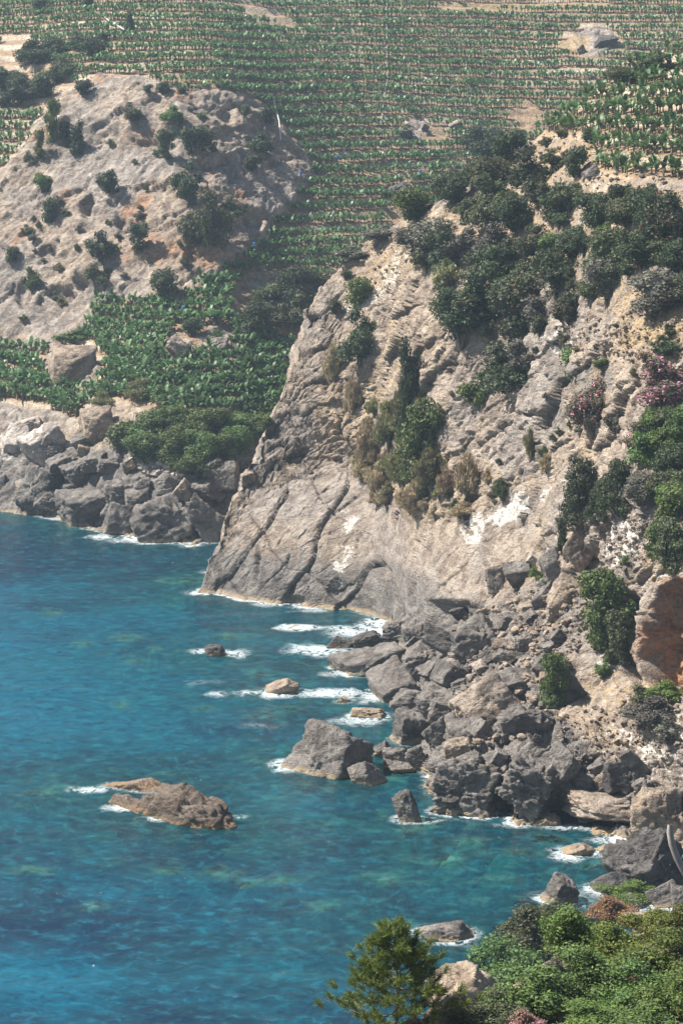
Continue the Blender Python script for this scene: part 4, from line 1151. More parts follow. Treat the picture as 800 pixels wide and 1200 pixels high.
R_, S_, C_, H_, D_ = 'round', 'spread', 'conifer', 'hang', 'tussock'
BUSH = [
    # ---- the far bluff
    (97, 104, 24, 20, 'dark', R_, 'round dark shrub on the top left rim of the far bluff'),
    (79, 158, 22, 26, 'dark', H_, 'dark shrub hanging in the left cleft of the far bluff'),
    (92, 163, 20, 34, 'dark', H_, 'narrow dark shrub in the left cleft of the bluff, the right of two'),
    (154, 134, 24, 22, 'olive', S_, 'olive bush near the top of the bluff above a pale ledge'),
    (174, 105, 12, 10, 'dark', R_, 'tiny dark bush on the bluff rim beside a larger dark one'),
    (194, 104, 20, 15, 'dark', R_, 'dark bush on the middle of the bluff rim'),
    (214, 107, 12, 8, 'olive', R_, 'tiny olive bush on the bluff rim, farthest right of three'),
    (203, 137, 26, 22, 'green', S_, 'grey green spreading bush just under the bluff rim'),
    (195, 172, 22, 32, 'olive', H_, 'brownish olive bush left of the big dark one on the bluff'),
    (231, 169, 40, 34, 'dark', R_, 'big dark round bush in the middle of the bluff'),
    (219, 218, 34, 42, 'dark', S_, 'dark bush below the big round one on the bluff'),
    (49, 217, 22, 22, 'green', R_, 'green bush on the left slope of the bluff, upper of two'),
    (58, 250, 24, 28, 'dark', R_, 'dark green bush on the left slope of the bluff, lower of two'),
    (130, 216, 26, 28, 'dark', R_, 'dark green bush alone in the middle left of the bluff face'),
    (36, 187, 16, 16, 'olive', S_, 'small olive bush at the left end of the bluff beside terraces'),
    (305, 172, 32, 26, 'dark', S_, 'dark bush near the right end of the bluff, upper of two'),
    (298, 193, 24, 20, 'dark', R_, 'dark round bush near the right end of the bluff, lower of two'),
    (315, 139, 22, 20, 'dark', R_, 'dark bush at the right rim of the bluff beside the white pipe'),
    (287, 131, 14, 14, 'olive', R_, 'small olive bush at the right rim of the bluff'),
    (245, 268, 54, 68, 'olive', S_, 'largest dusky olive thicket low on the bluff'),
    (274, 245, 30, 24, 'dark', S_, 'dark bush adjoining the largest thicket on the bluff'),
    (118, 292, 36, 34, 'dark', S_, 'dark bush low in the middle of the bluff'),
    (163, 281, 28, 32, 'dark', H_, 'dark bush in a crevice low on the bluff'),
    (188, 334, 34, 36, 'olive', R_, 'dusky bush at the foot of the bluff beside a pale rock face'),
    (115, 322, 30, 24, 'olive', S_, 'olive bush at the foot of the bluff above banana rows'),
    (38, 330, 22, 26, 'green', S_, 'green bush on the lower left of the bluff'),
    (14, 300, 20, 18, 'dark', R_, 'dark bush at the lower left end of the bluff'),
    (88, 395, 44, 18, 'green', S_, 'low green bush on top of the square tan block'),
    (226, 384, 30, 24, 'dark', R_, 'neat dark bush on the valley terraces'),
    (255, 395, 12, 14, 'green', R_, 'small green bush beside the little white rock'),
    (219, 418, 20, 22, 'dark', S_, 'dark bush at the foot of the pale pointed rock'),
    (62, 145, 18, 44, 'yellow', H_, 'yellow green creeper down the left rim of the bluff'),
    (47, 172, 16, 30, 'yellow', H_, 'yellow green creeper low on the left rim of the bluff'),
    # ---- valley
    (354, 335, 54, 40, 'dark', R_, 'dark bush at the top of the valley thicket beside the headland'),
    (330, 350, 52, 46, 'dark', S_, 'broad dark bush in the middle of the valley thicket'),
    (300, 376, 46, 42, 'dark', R_, 'dark bush at the lower left of the valley thicket'),
    (345, 371, 44, 40, 'olive', S_, 'olive bush low in the valley thicket by the headland edge'),
    (288, 391, 24, 24, 'dark', R_, 'small dark bush at the tip of the valley thicket'),
    (318, 394, 30, 16, 'olive', S_, 'low olive bush under the valley thicket'),
    (188, 465, 24, 22, 'green', S_, 'green bush between the bananas and the round green shrubs'),
    (166, 457, 50, 24, 'reedgreen', D_, 'dry olive reeds at the corner of the banana field'),
    (120, 470, 34, 18, 'reedgreen', D_, 'dry grass tuft above the pale beige block'),
    # ---- top left
    (40, 64, 46, 30, 'dark', S_, 'dark shrub in the upper left scrub below the white shelter'),
    (62, 58, 30, 24, 'dark', R_, 'dark round shrub right of the one below the white shelter'),
    (25, 108, 52, 30, 'dark', S_, 'broad dark shrub above the left rim of the bluff'),
    (52, 105, 32, 26, 'dark', R_, 'dark shrub touching the broad one above the bluff'),
    (5, 96, 30, 28, 'dark', R_, 'dark shrub at the edge of the view above the bluff'),
    (75, 76, 24, 18, 'olive', S_, 'olive shrub between scrub and terraces, upper left'),
    (95, 52, 26, 16, 'dark', S_, 'dark shrub beside the thin pale path, upper left'),
    (120, 45, 18, 12, 'dark', R_, 'small dark shrub at the end of the upper left scrub'),
    (47, 9, 22, 18, 'dark', R_, 'dark round bush on the highest terraces, left of two'),
    (103, 5, 16, 14, 'dark', R_, 'dark bush on the highest terraces, right of two'),
    (152, 30, 12, 22, 'dark', C_, 'thin dark tree standing alone on the upper terraces'),
    # ---- crest of the headland
    (574, 172, 60, 46, 'dark', R_, 'large dark round bush at the head of the crest scrub'),
    (571, 206, 54, 38, 'olive', R_, 'olive round bush below the large dark one on the crest'),
    (531, 225, 46, 38, 'dark', R_, 'dark bush on the crest between two olive ones'),
    (487, 246, 56, 42, 'green', R_, 'round green bush at the lower end of the crest'),
    (445, 274, 40, 20, 'grey', S_, 'grey scrub on the crest edge beyond the green bush'),
    (410, 297, 36, 16, 'grey', S_, 'low grey scrub along the lower crest edge'),
    (640, 167, 16, 12, 'olive', R_, 'little bush on the bare crest slope, left of two'),
    (657, 158, 14, 10, 'olive', R_, 'little bush on the bare crest slope, right of two'),
    (692, 160, 22, 20, 'dark', R_, 'small dark bush under the crest bananas'),
    (675, 195, 32, 36, 'dark', R_, 'dark round bush standing clear on the bare slope'),
    (650, 187, 32, 22, 'olive', S_, 'grey olive bush left of the clear standing dark one'),
    (727, 92, 34, 24, 'olive', R_, 'olive bush above the crest bananas'),
    (765, 78, 50, 24, 'olive', S_, 'wide olive scrub at the top of the crest bananas'),
    (625, 208, 60, 50, 'dark', S_, 'dark bush in the upper middle of the scrub belt'),
    (570, 242, 60, 60, 'olive', S_, 'greyish olive bush in the upper left of the scrub belt'),
    (608, 254, 52, 46, 'dark', R_, 'dark bush in the heart of the scrub belt above a brown one'),
    (655, 246, 56, 50, 'dark', S_, 'dark bush of the scrub belt beneath the bare slope'),
    (700, 250, 50, 44, 'dark', R_, 'dark round bush in the belt under the crest terrace'),
    (735, 248, 54, 44, 'olive', S_, 'olive bush in the belt under the crest terrace'),
    (783, 262, 70, 60, 'red', S_, 'reddish dark bush at the right end of the scrub belt'),
    (760, 250, 44, 46, 'dark', R_, 'dark bush beside the reddish one in the scrub belt'),
    (490, 289, 54, 38, 'grey', R_, 'grey green bush on the dry nose, left of a dark one'),
    (521, 299, 50, 48, 'dark', R_, 'dark bush on the dry nose, right of a grey one'),
    (545, 290, 40, 36, 'grey', S_, 'dry grey bush in the left of the scrub belt'),
    (628, 290, 56, 44, 'red', S_, 'brownish dark bush in the middle of the scrub belt'),
    (580, 290, 50, 46, 'grey', S_, 'grey leafless looking bush in the scrub belt'),
    (670, 290, 54, 46, 'dark', R_, 'dark bush above the round dark oak of the belt'),
    (715, 292, 54, 44, 'olive', R_, 'olive bush over the grey shrubs of the belt'),
    (752, 300, 50, 40, 'dark', S_, 'dark bush over the grey dome shrub, right part of the belt'),
    (788, 305, 50, 44, 'dark', R_, 'dark bush at the right end below the reddish one'),
    (418, 345, 36, 32, 'green', R_, 'bright round bush on the dry nose of the headland'),
    (395, 362, 20, 20, 'olive', R_, 'little olive bush on the headland edge'),
    (404, 322, 16, 12, 'olive', R_, 'tiny olive bush near the headland crest line'),
    (420, 400, 50, 60, 'dark', S_, 'dark bush at the top of the reed gully, left of two'),
    (458, 395, 46, 46, 'reedgreen', D_, 'pale reeds between the two dark bushes of the gully'),
    (487, 402, 66, 72, 'grey', R_, 'tall grey green bush at the top of the reed gully'),
    (500, 420, 34, 50, 'dark', H_, 'dark bush in the shade at the head of the gully'),
    (478, 458, 30, 88, 'dark', H_, 'dark creeper running down the gully'),
    (540, 374, 64, 64, 'dark', R_, 'large dark bush above the cliff, left of the scrub mass'),
    (520, 330, 36, 36, 'reedgreen', R_, 'yellowish bush on the slope above the dark scrub'),
    (575, 330, 72, 66, 'dark', S_, 'wide dark bush in the centre of the lower scrub'),
    (560, 352, 48, 40, 'olive', R_, 'olive bush among darker ones above the cliff'),
    (600, 372, 80, 70, 'red', R_, 'large dark bush with reddish twigs above the cliff'),
    (615, 335, 60, 50, 'olive', S_, 'olive bush left of the round dark oak'),
    (652, 335, 74, 66, 'dark', R_, 'round dark oak like bush at the right of the lower scrub'),
    (712, 334, 54, 50, 'grey', R_, 'dusky grey bush right of the round dark oak'),
    (765, 349, 80, 54, 'grey', R_, 'broad grey dome shaped shrub below the belt'),
    (700, 312, 40, 34, 'dark', S_, 'dark bush squeezed above the dusky grey ones'),
    (592, 436, 76, 56, 'dark', S_, 'dark bush standing alone on the cliff face'),
    (560, 462, 40, 40, 'green', S_, 'greener bush at the lower left of the lone cliff bush'),
    (608, 420, 40, 36, 'grey', S_, 'grey bush at the upper right of the lone cliff bush'),
    (670, 430, 40, 36, 'green', R_, 'round green bush on the open slope, larger of two'),
    (705, 428, 20, 14, 'green', R_, 'small round green bush on the open slope'),
    (694, 482, 52, 58, 'fewpink', S_, 'greyish shrub with a few pink blossoms on the slope'),
    (722, 497, 24, 28, 'grey', S_, 'small dry grey shrub beside the one with few blossoms'),
    (778, 407, 36, 24, 'dark', S_, 'dark bush above the large pink oleander'),
    (776, 455, 74, 60, 'pink', S_, 'large pink oleander in bloom on the right slope', 'oleander', 'oleander'),
    (757, 421, 22, 16, 'pink', R_, 'small pink oleander just above the large one', 'oleander', 'oleander'),
    (745, 521, 28, 26, 'pink', R_, 'faded pink oleander below the large one', 'oleander', 'oleander'),
    (766, 500, 34, 34, 'bright', R_, 'bright green bush at the foot of the large oleander'),
    (757, 530, 42, 44, 'green', R_, 'green bush under the bright one on the right slope'),
    (793, 505, 44, 54, 'green', R_, 'green bush at the edge of the view below the oleander'),
    (786, 550, 52, 50, 'dark', R_, 'dark bush at the edge of the view above the bright one'),
    (748, 573, 46, 36, 'grey', R_, 'grey bush between the small pines and the dark bush'),
    (790, 592, 44, 40, 'bright', R_, 'bright green bush at the edge of the view above the cliff'),
    (776, 570, 36, 34, 'olive', S_, 'olive bush behind the bright green one above the cliff'),
    (783, 602, 34, 24, 'green', S_, 'low green bush below the bright one above the cliff'),
    (788, 640, 46, 56, 'olive', H_, 'grey olive bush hanging over the rusty hollow'),
    (768, 632, 26, 40, 'green', H_, 'green strands left of the grey olive hanging bush'),
    (712, 718, 62, 84, 'green', H_, 'tall green creeper bush in the slot of the near cliff'),
    (722, 748, 40, 60, 'olive', H_, 'dusky lower half of the creeper in the cliff slot'),
    (645, 800, 38, 62, 'green', H_, 'bright green bush draped beside the dark fin rock'),
    (653, 778, 26, 22, 'olive', S_, 'olive tuft at the top of the draped bush'),
    (752, 816, 36, 24, 'olive', S_, 'dry olive shrub at the foot of the rusty hollow, left of two'),
    (779, 812, 40, 26, 'yellow', S_, 'yellow green shrub at the foot of the rusty hollow'),
    (765, 835, 60, 34, 'grey', S_, 'dry grey scrub below the shrubs of the rusty hollow'),
    (780, 855, 40, 30, 'grey', S_, 'dry grey scrub above the layered beds'),
    (732, 658, 10, 12, 'green', R_, 'single little green bush on the pale broken rock'),
    (628, 673, 16, 16, 'yellow', S_, 'yellow green tuft at the top of the rubble'),
    (642, 682, 14, 12, 'green', S_, 'green tuft beside the cracked rock of the gully'),
    (706, 785, 18, 22, 'green', S_, 'small green bush under the cliff creeper'),
    (657, 628, 16, 34, 'dark', H_, 'narrow dark bush hanging under the near pine'),
    (433, 503, 24, 22, 'dark', R_, 'dark round bush alone in the reeds'),
    # ---- reeds of the gully
    (490, 520, 54, 84, 'green', H_, 'fresh green creeper in the middle of the reed gully'),
    (470, 480, 34, 50, 'reedgreen', D_, 'half green reeds high in the gully'),
    (455, 505, 44, 50, 'reedgreen', D_, 'half green reeds left of the fresh creeper'),
    (430, 530, 46, 56, 'reed', D_, 'straw coloured reeds at the left edge of the gully'),
    (470, 548, 50, 50, 'reedgreen', D_, 'half green reeds at the middle of the gully foot'),
    (505, 556, 46, 44, 'reedgreen', D_, 'half green reeds under the fresh creeper'),
    (445, 570, 46, 44, 'reed', D_, 'straw reeds at the gully foot, left side'),
    (485, 584, 50, 36, 'reed', D_, 'straw reeds along the foot of the gully'),
    (548, 562, 34, 44, 'reed', D_, 'straw reeds right of the gully, left of two tufts'),
    (577, 566, 34, 46, 'reed', D_, 'straw reeds right of the gully, right of two tufts'),
    (524, 570, 30, 34, 'reed', D_, 'dry reeds between the gully foot and two tufts'),
    (390, 432, 26, 40, 'reed', D_, 'dry grass hanging left of the dark gully bush'),
    (412, 470, 22, 40, 'reed', D_, 'dry grass below the dark gully bush'),
    (448, 440, 26, 50, 'reed', D_, 'straw strip under the pale reeds of the gully'),
    (545, 600, 50, 22, 'reed', D_, 'low dry grass above the white streak'),
    (620, 525, 18, 34, 'reedgreen', D_, 'dry tuft on the cliff below the lone bush'),
    (345, 462, 12, 16, 'reedgreen', D_, 'small dry tuft on the headland edge'),
    (640, 545, 22, 20, 'reed', D_, 'dry tuft left of the near pine'),
]
# the round green shrubs over the far shore
for i, (u, v, w_, h_, lab) in enumerate([
        (148, 512, 44, 34, 'green shrub at the left end of the dense green bank above the far shore'),
        (175, 498, 50, 36, 'green shrub on the upper left of the dense bank'),
        (205, 494, 50, 34, 'green shrub on the upper edge of the dense bank, middle'),
        (240, 497, 50, 34, 'green shrub on the upper edge of the dense bank, under banana plants'),
        (272, 500, 46, 32, 'green shrub toward the headland end of the dense bank'),
        (303, 498, 44, 26, 'low green shrub at the headland end of the dense bank'),
        (172, 524, 50, 36, 'green shrub low on the left of the dense bank'),
        (203, 526, 54, 40, 'green shrub in the centre of the dense bank'),
        (238, 526, 54, 42, 'green shrub right of the centre of the dense bank'),
        (270, 522, 46, 38, 'green shrub right in the dense bank above grey rock'),
        (222, 543, 46, 28, 'lowest green shrub of the dense bank next to the white rubble'),
        (292, 516, 34, 24, 'small green shrub where the dense bank meets the headland rock'),
        (312, 495, 24, 16, 'smallest light green shrub at the headland end of the bank')]):
    BUSH.append((u, v, w_, h_, 'green', R_, lab, 'shrub', 'shrub'))
for e in BUSH:
    u, v, w_, h_, mat, style, lab = e[:7]
    name, cat = (e[7], e[8]) if len(e) > 7 else (('reed_clump', 'reeds') if style == 'tussock' else ('shrub', 'shrub'))
    if style == 'conifer':
        shrub(u, v, w_, h_, mat, style, lab, 'tree', 'tree', stemname='trunk', folname='crown')
    else:
        shrub(u, v, w_, h_, mat, style, lab, name, cat, fine=1 if max(w_, h_) > 44 else 0, base=0.42 if style == 'hang' else 0.30)
for (u, v, w_, h_, lab) in [(680, 590, 58, 78, 'tallest of the dark pines over the gully, with open branches'), (722, 580, 46, 60, 'dark pine beside the tallest one over the gully'), (702, 596, 36, 48, 'small dark pine between two bigger pines over the gully')]:
    shrub(u, v, w_, h_, 'dark', 'conifer', lab, 'pine_tree', 'tree', fine=1, stemname='trunk', folname='crown', var=u % 4)

# ---- scrub that grows together between the named shrubs
def in_any(u, v, pts):
    return in_poly(u, v, pts)
FILL = [
    ([(470, 285), (540, 235), (590, 165), (620, 190), (660, 225), (800, 225), (800, 350), (740, 370), (660, 370), (620, 400), (560, 400), (520, 400), (500, 360), (520, 320), (480, 310)], 60, (18, 42), ['dark', 'olive', 'olive', 'grey', 'dark', 'green', 'red'], [R_, S_],
     'unremarkable evergreen shrub closing a gap in the dense scrub belt', 'shrub', 'shrubs closing the scrub belt'),
    ([(410, 440), (440, 470), (460, 460), (480, 430), (500, 470), (515, 540), (560, 545), (590, 560), (580, 590), (480, 605), (440, 590), (415, 540), (425, 500)], 38, (12, 24), ['reed', 'reedgreen', 'reed', 'olive'], ['tussock'],
     'dry reed tuft in the thick of the reed gully', 'reed_clump', 'reed tufts of the gully'),
    ([(140, 508), (200, 482), (320, 494), (300, 508), (250, 545), (215, 553), (160, 530)], 26, (20, 34), ['green', 'green', 'olive'], [R_, S_],
     'green shrub merging into the dense green bank', 'shrub', 'shrubs merging into the green bank'),
    ([(285, 392), (320, 335), (370, 318), (365, 370), (335, 395)], 10, (22, 36), ['dark', 'olive'], [R_, S_],
     'dark shrub inside the valley thicket', 'shrub', 'shrubs inside the valley thicket'),
    ([(0, 85), (60, 45), (130, 40), (120, 58), (70, 100), (0, 125)], 14, (14, 26), ['dark', 'olive'], [R_, S_],
     'dark shrub in the upper left scrub patch', 'shrub', 'shrubs of the upper left scrub'),
    ([(745, 520), (770, 480), (800, 480), (800, 620), (765, 600), (735, 580)], 14, (22, 36), ['green', 'dark', 'bright', 'olive'], [R_, S_],
     'green shrub in the growth under the large oleander', 'shrub', 'shrubs under the large oleander'),
    ([(590, 590), (480, 640), (640, 380), (800, 380), (700, 480), (640, 560), (600, 480), (520, 480), (540, 420), (640, 440)], 26, (7, 13), ['olive', 'reedgreen', 'grey'], ['tussock', S_],
     'small dry tuft rooted in the open cliff face', 'reed_clump', 'tufts on the open cliff'),
    ([(20, 220), (110, 120), (280, 120), (330, 200), (240, 320), (100, 340), (20, 390)], 46, (6, 13), ['olive', 'grey', 'green', 'reedgreen'], ['tussock', S_],
     'tiny tuft scattered on the far bluff', 'reed_clump', 'tufts on the far bluff'),
]
for pts_, n_, (s0, s1), mats, styles, lab, nm, grp in FILL:
    us = [p[0] for p in pts_]; vs_ = [p[1] for p in pts_]
    k = 0
    while k < n_:
        u, v = random.uniform(min(us), max(us)), random.uniform(min(vs_), max(vs_))
        if not in_poly(u, v, pts_):
            continue
        s = random.uniform(s0, s1)
        shrub(u, v, s * random.uniform(1.0, 1.3), s * random.uniform(0.75, 1.05), random.choice(mats), random.choice(styles), lab, nm, 'reeds' if nm == 'reed_clump' else 'shrub', grp)
        k += 1

# ---- near slope
NEAR = [
    (622, 1098, 84, 66, 'olive', S_, 'dusky olive shrub at the front left of the near thicket by the water'),
    (590, 1138, 90, 66, 'green', S_, 'green shrub at the lower left of the near thicket beside a beige rock'),
    (664, 1098, 74, 66, 'bright', S_, 'fresh bright green shrub in the middle of the near thicket'),
    (643, 1078, 50, 40, 'olive', S_, 'olive shrub at the top of the thicket under the blocky sea rock'),
    (714, 1068, 50, 32, 'brown', S_, 'dead russet brown shrub at the top of the near thicket'),
    (735, 1044, 60, 24, 'bright', S_, 'light green sprigs against the black rock mass'),
    (768, 1086, 70, 40, 'yellow', S_, 'yellow green shrub at the top right of the near thicket'),
    (800, 1095, 60, 60, 'yellow', S_, 'yellow green shrub at the edge of the view in the near thicket'),
    (720, 1118, 80, 60, 'yellow', S_, 'yellow green shrub below the dead russet one'),
    (775, 1130, 90, 66, 'bright', S_, 'bright green shrub in the right of the near thicket'),
    (688, 1150, 90, 70, 'green', S_, 'darker green shrub in the centre of the near thicket'),
    (630, 1168, 100, 70, 'green', S_, 'green shrub low in the centre left of the near thicket'),
    (740, 1165, 90, 60, 'green', S_, 'green shrub low in the right of the near thicket'),
    (795, 1170, 80, 60, 'bright', S_, 'bright shrub at the lower right corner'),
    (570, 1186, 80, 44, 'olive', S_, 'olive shrub at the bottom edge right of the beige rock'),
    (690, 1196, 90, 40, 'bright', S_, 'bright shrub at the bottom edge, middle of the thicket'),
    (758, 1200, 80, 40, 'green', S_, 'green shrub at the bottom edge, right of the thicket'),
    (752, 1148, 26, 22, 'brown', S_, 'little rusty sprig among yellow green shrubs'),
    (655, 1140, 34, 30, 'grey', S_, 'grey dry twigs beside the darker green shrub'),
    (612, 1200, 40, 30, 'pink', S_, 'pink flowering shrub at the bottom edge under the green shrubs'),
    (484, 1203, 30, 18, 'pink', S_, 'pink flowers at the bottom edge under the young pine'),
]
for (u, v, w_, h_, mat, style, lab) in NEAR:
    fl = mat == 'pink'
    shrub(u, v, w_, h_, mat, style, lab, 'oleander' if fl else 'shrub', 'oleander' if fl else 'shrub', fine=2)
place_rock('boulder', 545, 1158, 96, 66, M_TAN, 'beige rock between the young pine and the near thicket', 'boulder', var=2, tilt=20)
place_rock('boulder', 527, 1186, 70, 44, M_TAN, 'brown beige rock at the foot of the young pine', 'boulder', var=6, tilt=0)
place_rock('boulder', 752, 1078, 60, 24, M_TAN, 'pinkish bare rock between the russet shrub and yellow shrubs', 'boulder', var=10, tilt=0)

# the young pine in front
def pine():
    r = np.random.default_rng(5)
    p = hit(462, 1206)
    m = px(p)
    p[2] -= 0.3
    t = root_empty('pine_tree', p, 0, (1, 1, 1))
    tag(t, 'young green pine in front of the sea at the bottom edge', 'pine tree')
    hgt = 142 * m
    trunk = [tube([[0, 0, -0.3], [0.03 * hgt, 0, 0.35 * hgt], [0.0, 0, 0.7 * hgt], [0.03 * hgt, 0, 0.96 * hgt]], [0.075, 0.06, 0.04, 0.012], 7)]
    N, Cn = [], []
    for k in range(46):
        f = 0.10 + 0.88 * (k / 45.0)
        z = f * hgt * 0.95
        ln = hgt * (0.56 * (1 - f) ** 0.8 + 0.07) * r.uniform(0.75, 1.15)
        a = k * 2.4 + r.uniform(-0.5, 0.5)
        d = np.array([math.cos(a), math.sin(a), 0.0])
        b0 = np.array([0.02 * hgt * math.sin(f * 5), 0, z])
        pts = [b0, b0 + d * ln * 0.5 + [0, 0, 0.05 * ln], b0 + d * ln + [0, 0, 0.26 * ln]]
        trunk.append(tube(pts, [0.03, 0.02, 0.006], 5))
        for q in range(7):
            s = 0.30 + 0.72 * q / 6
            base = pts[1] * (1 - s) ** 2 * 0 + (b0 * (1 - s) + pts[2] * s) + np.array([0, 0, -0.06 * ln * math.sin(3.1 * s)])
            side = np.cross(d, [0, 0, 1]) * ((q % 3) - 1) * 0.20 * ln * (1.1 - s * 0.6)
            c = base + side + r.normal(size=3) * 0.05 * ln
            Cn.append((c, d + 0.5 * side / (ln + 1e-6) * 5 * 0.3 + np.array([0, 0, 0.9])))
    V, Fs = merge(trunk)
    link('trunk', np_mesh('trunk', V, Fs), M_STEM, t)
    ns, nf = [], []
    o = 0
    for c, d in Cn:
        d = d / np.linalg.norm(d)
        n = 84
        D = d * 0.9 + r.normal(size=(n, 3)) * 0.62
        D /= np.linalg.norm(D, axis=1, keepdims=True)
        L = r.uniform(0.14, 0.30, (n, 1))
        st = c + d * r.uniform(-0.16, 0.16, (n, 1)) + r.normal(size=(n, 3)) * 0.05
        s = np.cross(D, r.normal(size=(n, 3))); s /= np.linalg.norm(s, axis=1, keepdims=True)
        w = 0.013
        V = np.stack([st - s * w, st + s * w, st + D * L + s * w * 0.4, st + D * L - s * w * 0.4], 1).reshape(-1, 3)
        ns.append(V); nf.append(np.arange(4 * n).reshape(n, 4) + o); o += 4 * n
    link('crown', np_mesh('crown', np.concatenate(ns), [np.concatenate(nf)], False), LM['needle'], t)
pine()

# the bare grey twig reaching into the view from the right
def twig():
    ys = 58.0
    P = [ray_at(u, v, ys) for (u, v) in [(836, 1080), (812, 1040), (800, 1019), (793, 1006), (787, 990), (784, 975), (784, 966)]]
    V, Fc = tube(P, [0.09, 0.10, 0.105, 0.10, 0.095, 0.085, 0.05], 8)
    b = [P[1], P[1] + np.array([0.3, 0.1, -0.9]), P[1] + np.array([0.6, 0.2, -5.0])]
    V2, F2 = tube(b, [0.09, 0.1, 0.12], 8)
    V, Fs = merge([(V, Fc), (V2, F2)])
    o = link('bare_branch', np_mesh('bare_branch', V, Fs), plain_material('dead grey wood', (0.30, 0.26, 0.24), (0.42, 0.37, 0.34), 8), None)
    tag(o, 'bare curved pale branch at the edge of the view in front of the black rocks', 'branch')
twig()

# ------------------------------------------------------------------ banana plants
def banana_shape(seed, lod):
    r = np.random.default_rng(seed)
    leaves = []
    n = 10 if lod == 0 else 8
    for k in range(n):
        a = k * 2.4 + r.uniform(-0.4, 0.4)
        up = r.uniform(0.7, 1.5)
        L = r.uniform(1.5, 2.2)
        w = r.uniform(0.20, 0.30)
        d = np.array([math.cos(a), math.sin(a), 0]); s = np.array([-math.sin(a), math.cos(a), 0])
        seg = 5 if lod == 0 else 3
        ts = np.linspace(0, 1, seg + 1)
        V = []
        for t in ts:
            c = np.array([0, 0, 0.95]) + d * L * (t * (1.0 - 0.42 * up)) + np.array([0, 0, L * (up * 0.95 * t - 0.66 * t * t)])
            ww = w * (math.sin(math.pi * min(1, 0.12 + 0.88 * t) * 0.97) ** 0.6 + 0.03)
            if lod == 0:
                V += [c - s * ww + [0, 0, 0.07], c, c + s * ww + [0, 0, 0.07]]
            else:
                V += [c - s * ww, c + s * ww]
        V = np.array(V)
        m = 3 if lod == 0 else 2
        Fc = [[i * m + j, i * m + j + 1, (i + 1) * m + j + 1, (i + 1) * m + j] for i in range(seg) for j in range(m - 1)]
        leaves.append((V, np.array(Fc)))
    stem = tube([[0, 0, -0.4], [0, 0, 0.5], [0.02, 0, 1.1]], [0.14, 0.12, 0.06], 6 if lod == 0 else 3)
    return leaves, stem

def flat_parts(P, field, thr):
    """points spread evenly over a sheet where field is above thr"""
    a = np.cross(P[1:, :-1] - P[:-1, :-1], P[:-1, 1:] - P[:-1, :-1])
    area = np.linalg.norm(a, axis=-1)
    ok = field[:-1, :-1] > thr
    return area * ok

def scatter_bananas(P, field, fr, spacing, dens):
    ar = flat_parts(P, field * np.where((fr > 0.03) & (fr < np.where(P[..., 2] < 50, 0.62, 0.58)), 1.0, np.where((vnoise(P, 1.6, 777) > 0.5) & (P[..., 2] < 50), 0.8, 0.0)), 0.55)
    tot = ar.sum()
    n = int(tot * dens)
    idx = rng.choice(ar.size, n, p=(ar / tot).ravel())
    i, j = np.unravel_index(idx, ar.shape)
    t1, t2 = rng.random((n, 1)), rng.random((n, 1))
    pts = P[i, j] * (1 - t1) * (1 - t2) + P[i + 1, j] * t1 * (1 - t2) + P[i, j + 1] * (1 - t1) * t2 + P[i + 1, j + 1] * t1 * t2
    u, v, y = project(pts)
    ok = (u > -120) & (u < 960) & (v > -30) & (v < 520)
    pts, u, v, y = pts[ok], u[ok], v[ok], y[ok]
    iu = np.clip(np.round(u).astype(int) + BO, 1, ZB.shape[1] - 2); iv = np.round(v).astype(int)
    ivt = np.clip(iv - 7, -BO, 1200) + BO
    zz = ZB[ivt, iu]
    ok = (y < zz + 70) | ~np.isfinite(zz)
    pts, u, v, y = pts[ok], u[ok], v[ok], y[ok]
    taken = {}
    keep = []
    for q in range(len(pts)):
        cx, cy = int(math.floor(pts[q, 0] / spacing)), int(math.floor(pts[q, 1] / spacing))
        good = True
        for dx in (-1, 0, 1):
            for dy in (-1, 0, 1):
                for o in taken.get((cx + dx, cy + dy), ()):
                    if (pts[o, 0] - pts[q, 0]) ** 2 + (pts[o, 1] - pts[q, 1]) ** 2 < spacing * spacing:
                        good = False
                        break
                if not good:
                    break
            if not good:
                break
        if good:
            taken.setdefault((cx, cy), []).append(q)
            keep.append(q)
    return pts[keep], u[keep], v[keep]

bare = fbm(PA, 24, 3, 333)
fieldA = grove * (VA > -40) * (1 - smooth(0.36, 0.52, bare - 0.16 * (VA < 260) + 0.25 * fbm(PA, 6, 3, 339)) * (VA < 420)) * (1 - poly_mask(UA, VA, [(510, 4), (710, 1), (712, 11), (515, 13)], 3))
for (bu, bv, bw, bh) in [(690, 52, 40, 16), (500, 152, 34, 6), (20, 66, 30, 22), (30, 105, 60, 28), (326, 356, 56, 44), (480, 250, 30, 16), (85, 428, 36, 30), (213, 408, 22, 24), (243, 400, 30, 12)]:
    fieldA = fieldA * (np.hypot((UA - bu) / bw, (VA - bv) / bh) > 1)
fieldB = plant_terr * (np.arange(PB.shape[1]) < N_VIS)[None, :] * smooth(0.48, 0.3, fbm(PB, 14, 3, 334))
ptsA, uA_, vA_ = scatter_bananas(PA, fieldA, fr, 0.86, 3.8)
ptsB, uB_, vB_ = scatter_bananas(PB, fieldB, frB, 1.1, 2.4)
pts = np.concatenate([ptsA, ptsB]); onB = np.concatenate([np.zeros(len(ptsA), bool), np.ones(len(ptsB), bool)])
uu = np.concatenate([uA_, uB_]); vv = np.concatenate([vA_, vB_])
open('/tmp/ban.txt', 'w').write('%d %d' % (len(ptsA), len(ptsB)))
size = rng.uniform(0.75, 1.2, len(pts)) * np.where(onB, 1.1, np.interp(pts[:, 1], [480, 540, 700], [1.28, 0.95, 0.86]))
inframe = (uu > 0) & (uu < 800) & (vv > 0)
zz_ = ZB[np.clip(np.round(vv).astype(int) - 7, -BO, 1200) + BO, np.clip(np.round(uu).astype(int) + BO, 0, ZB.shape[1] - 1)]
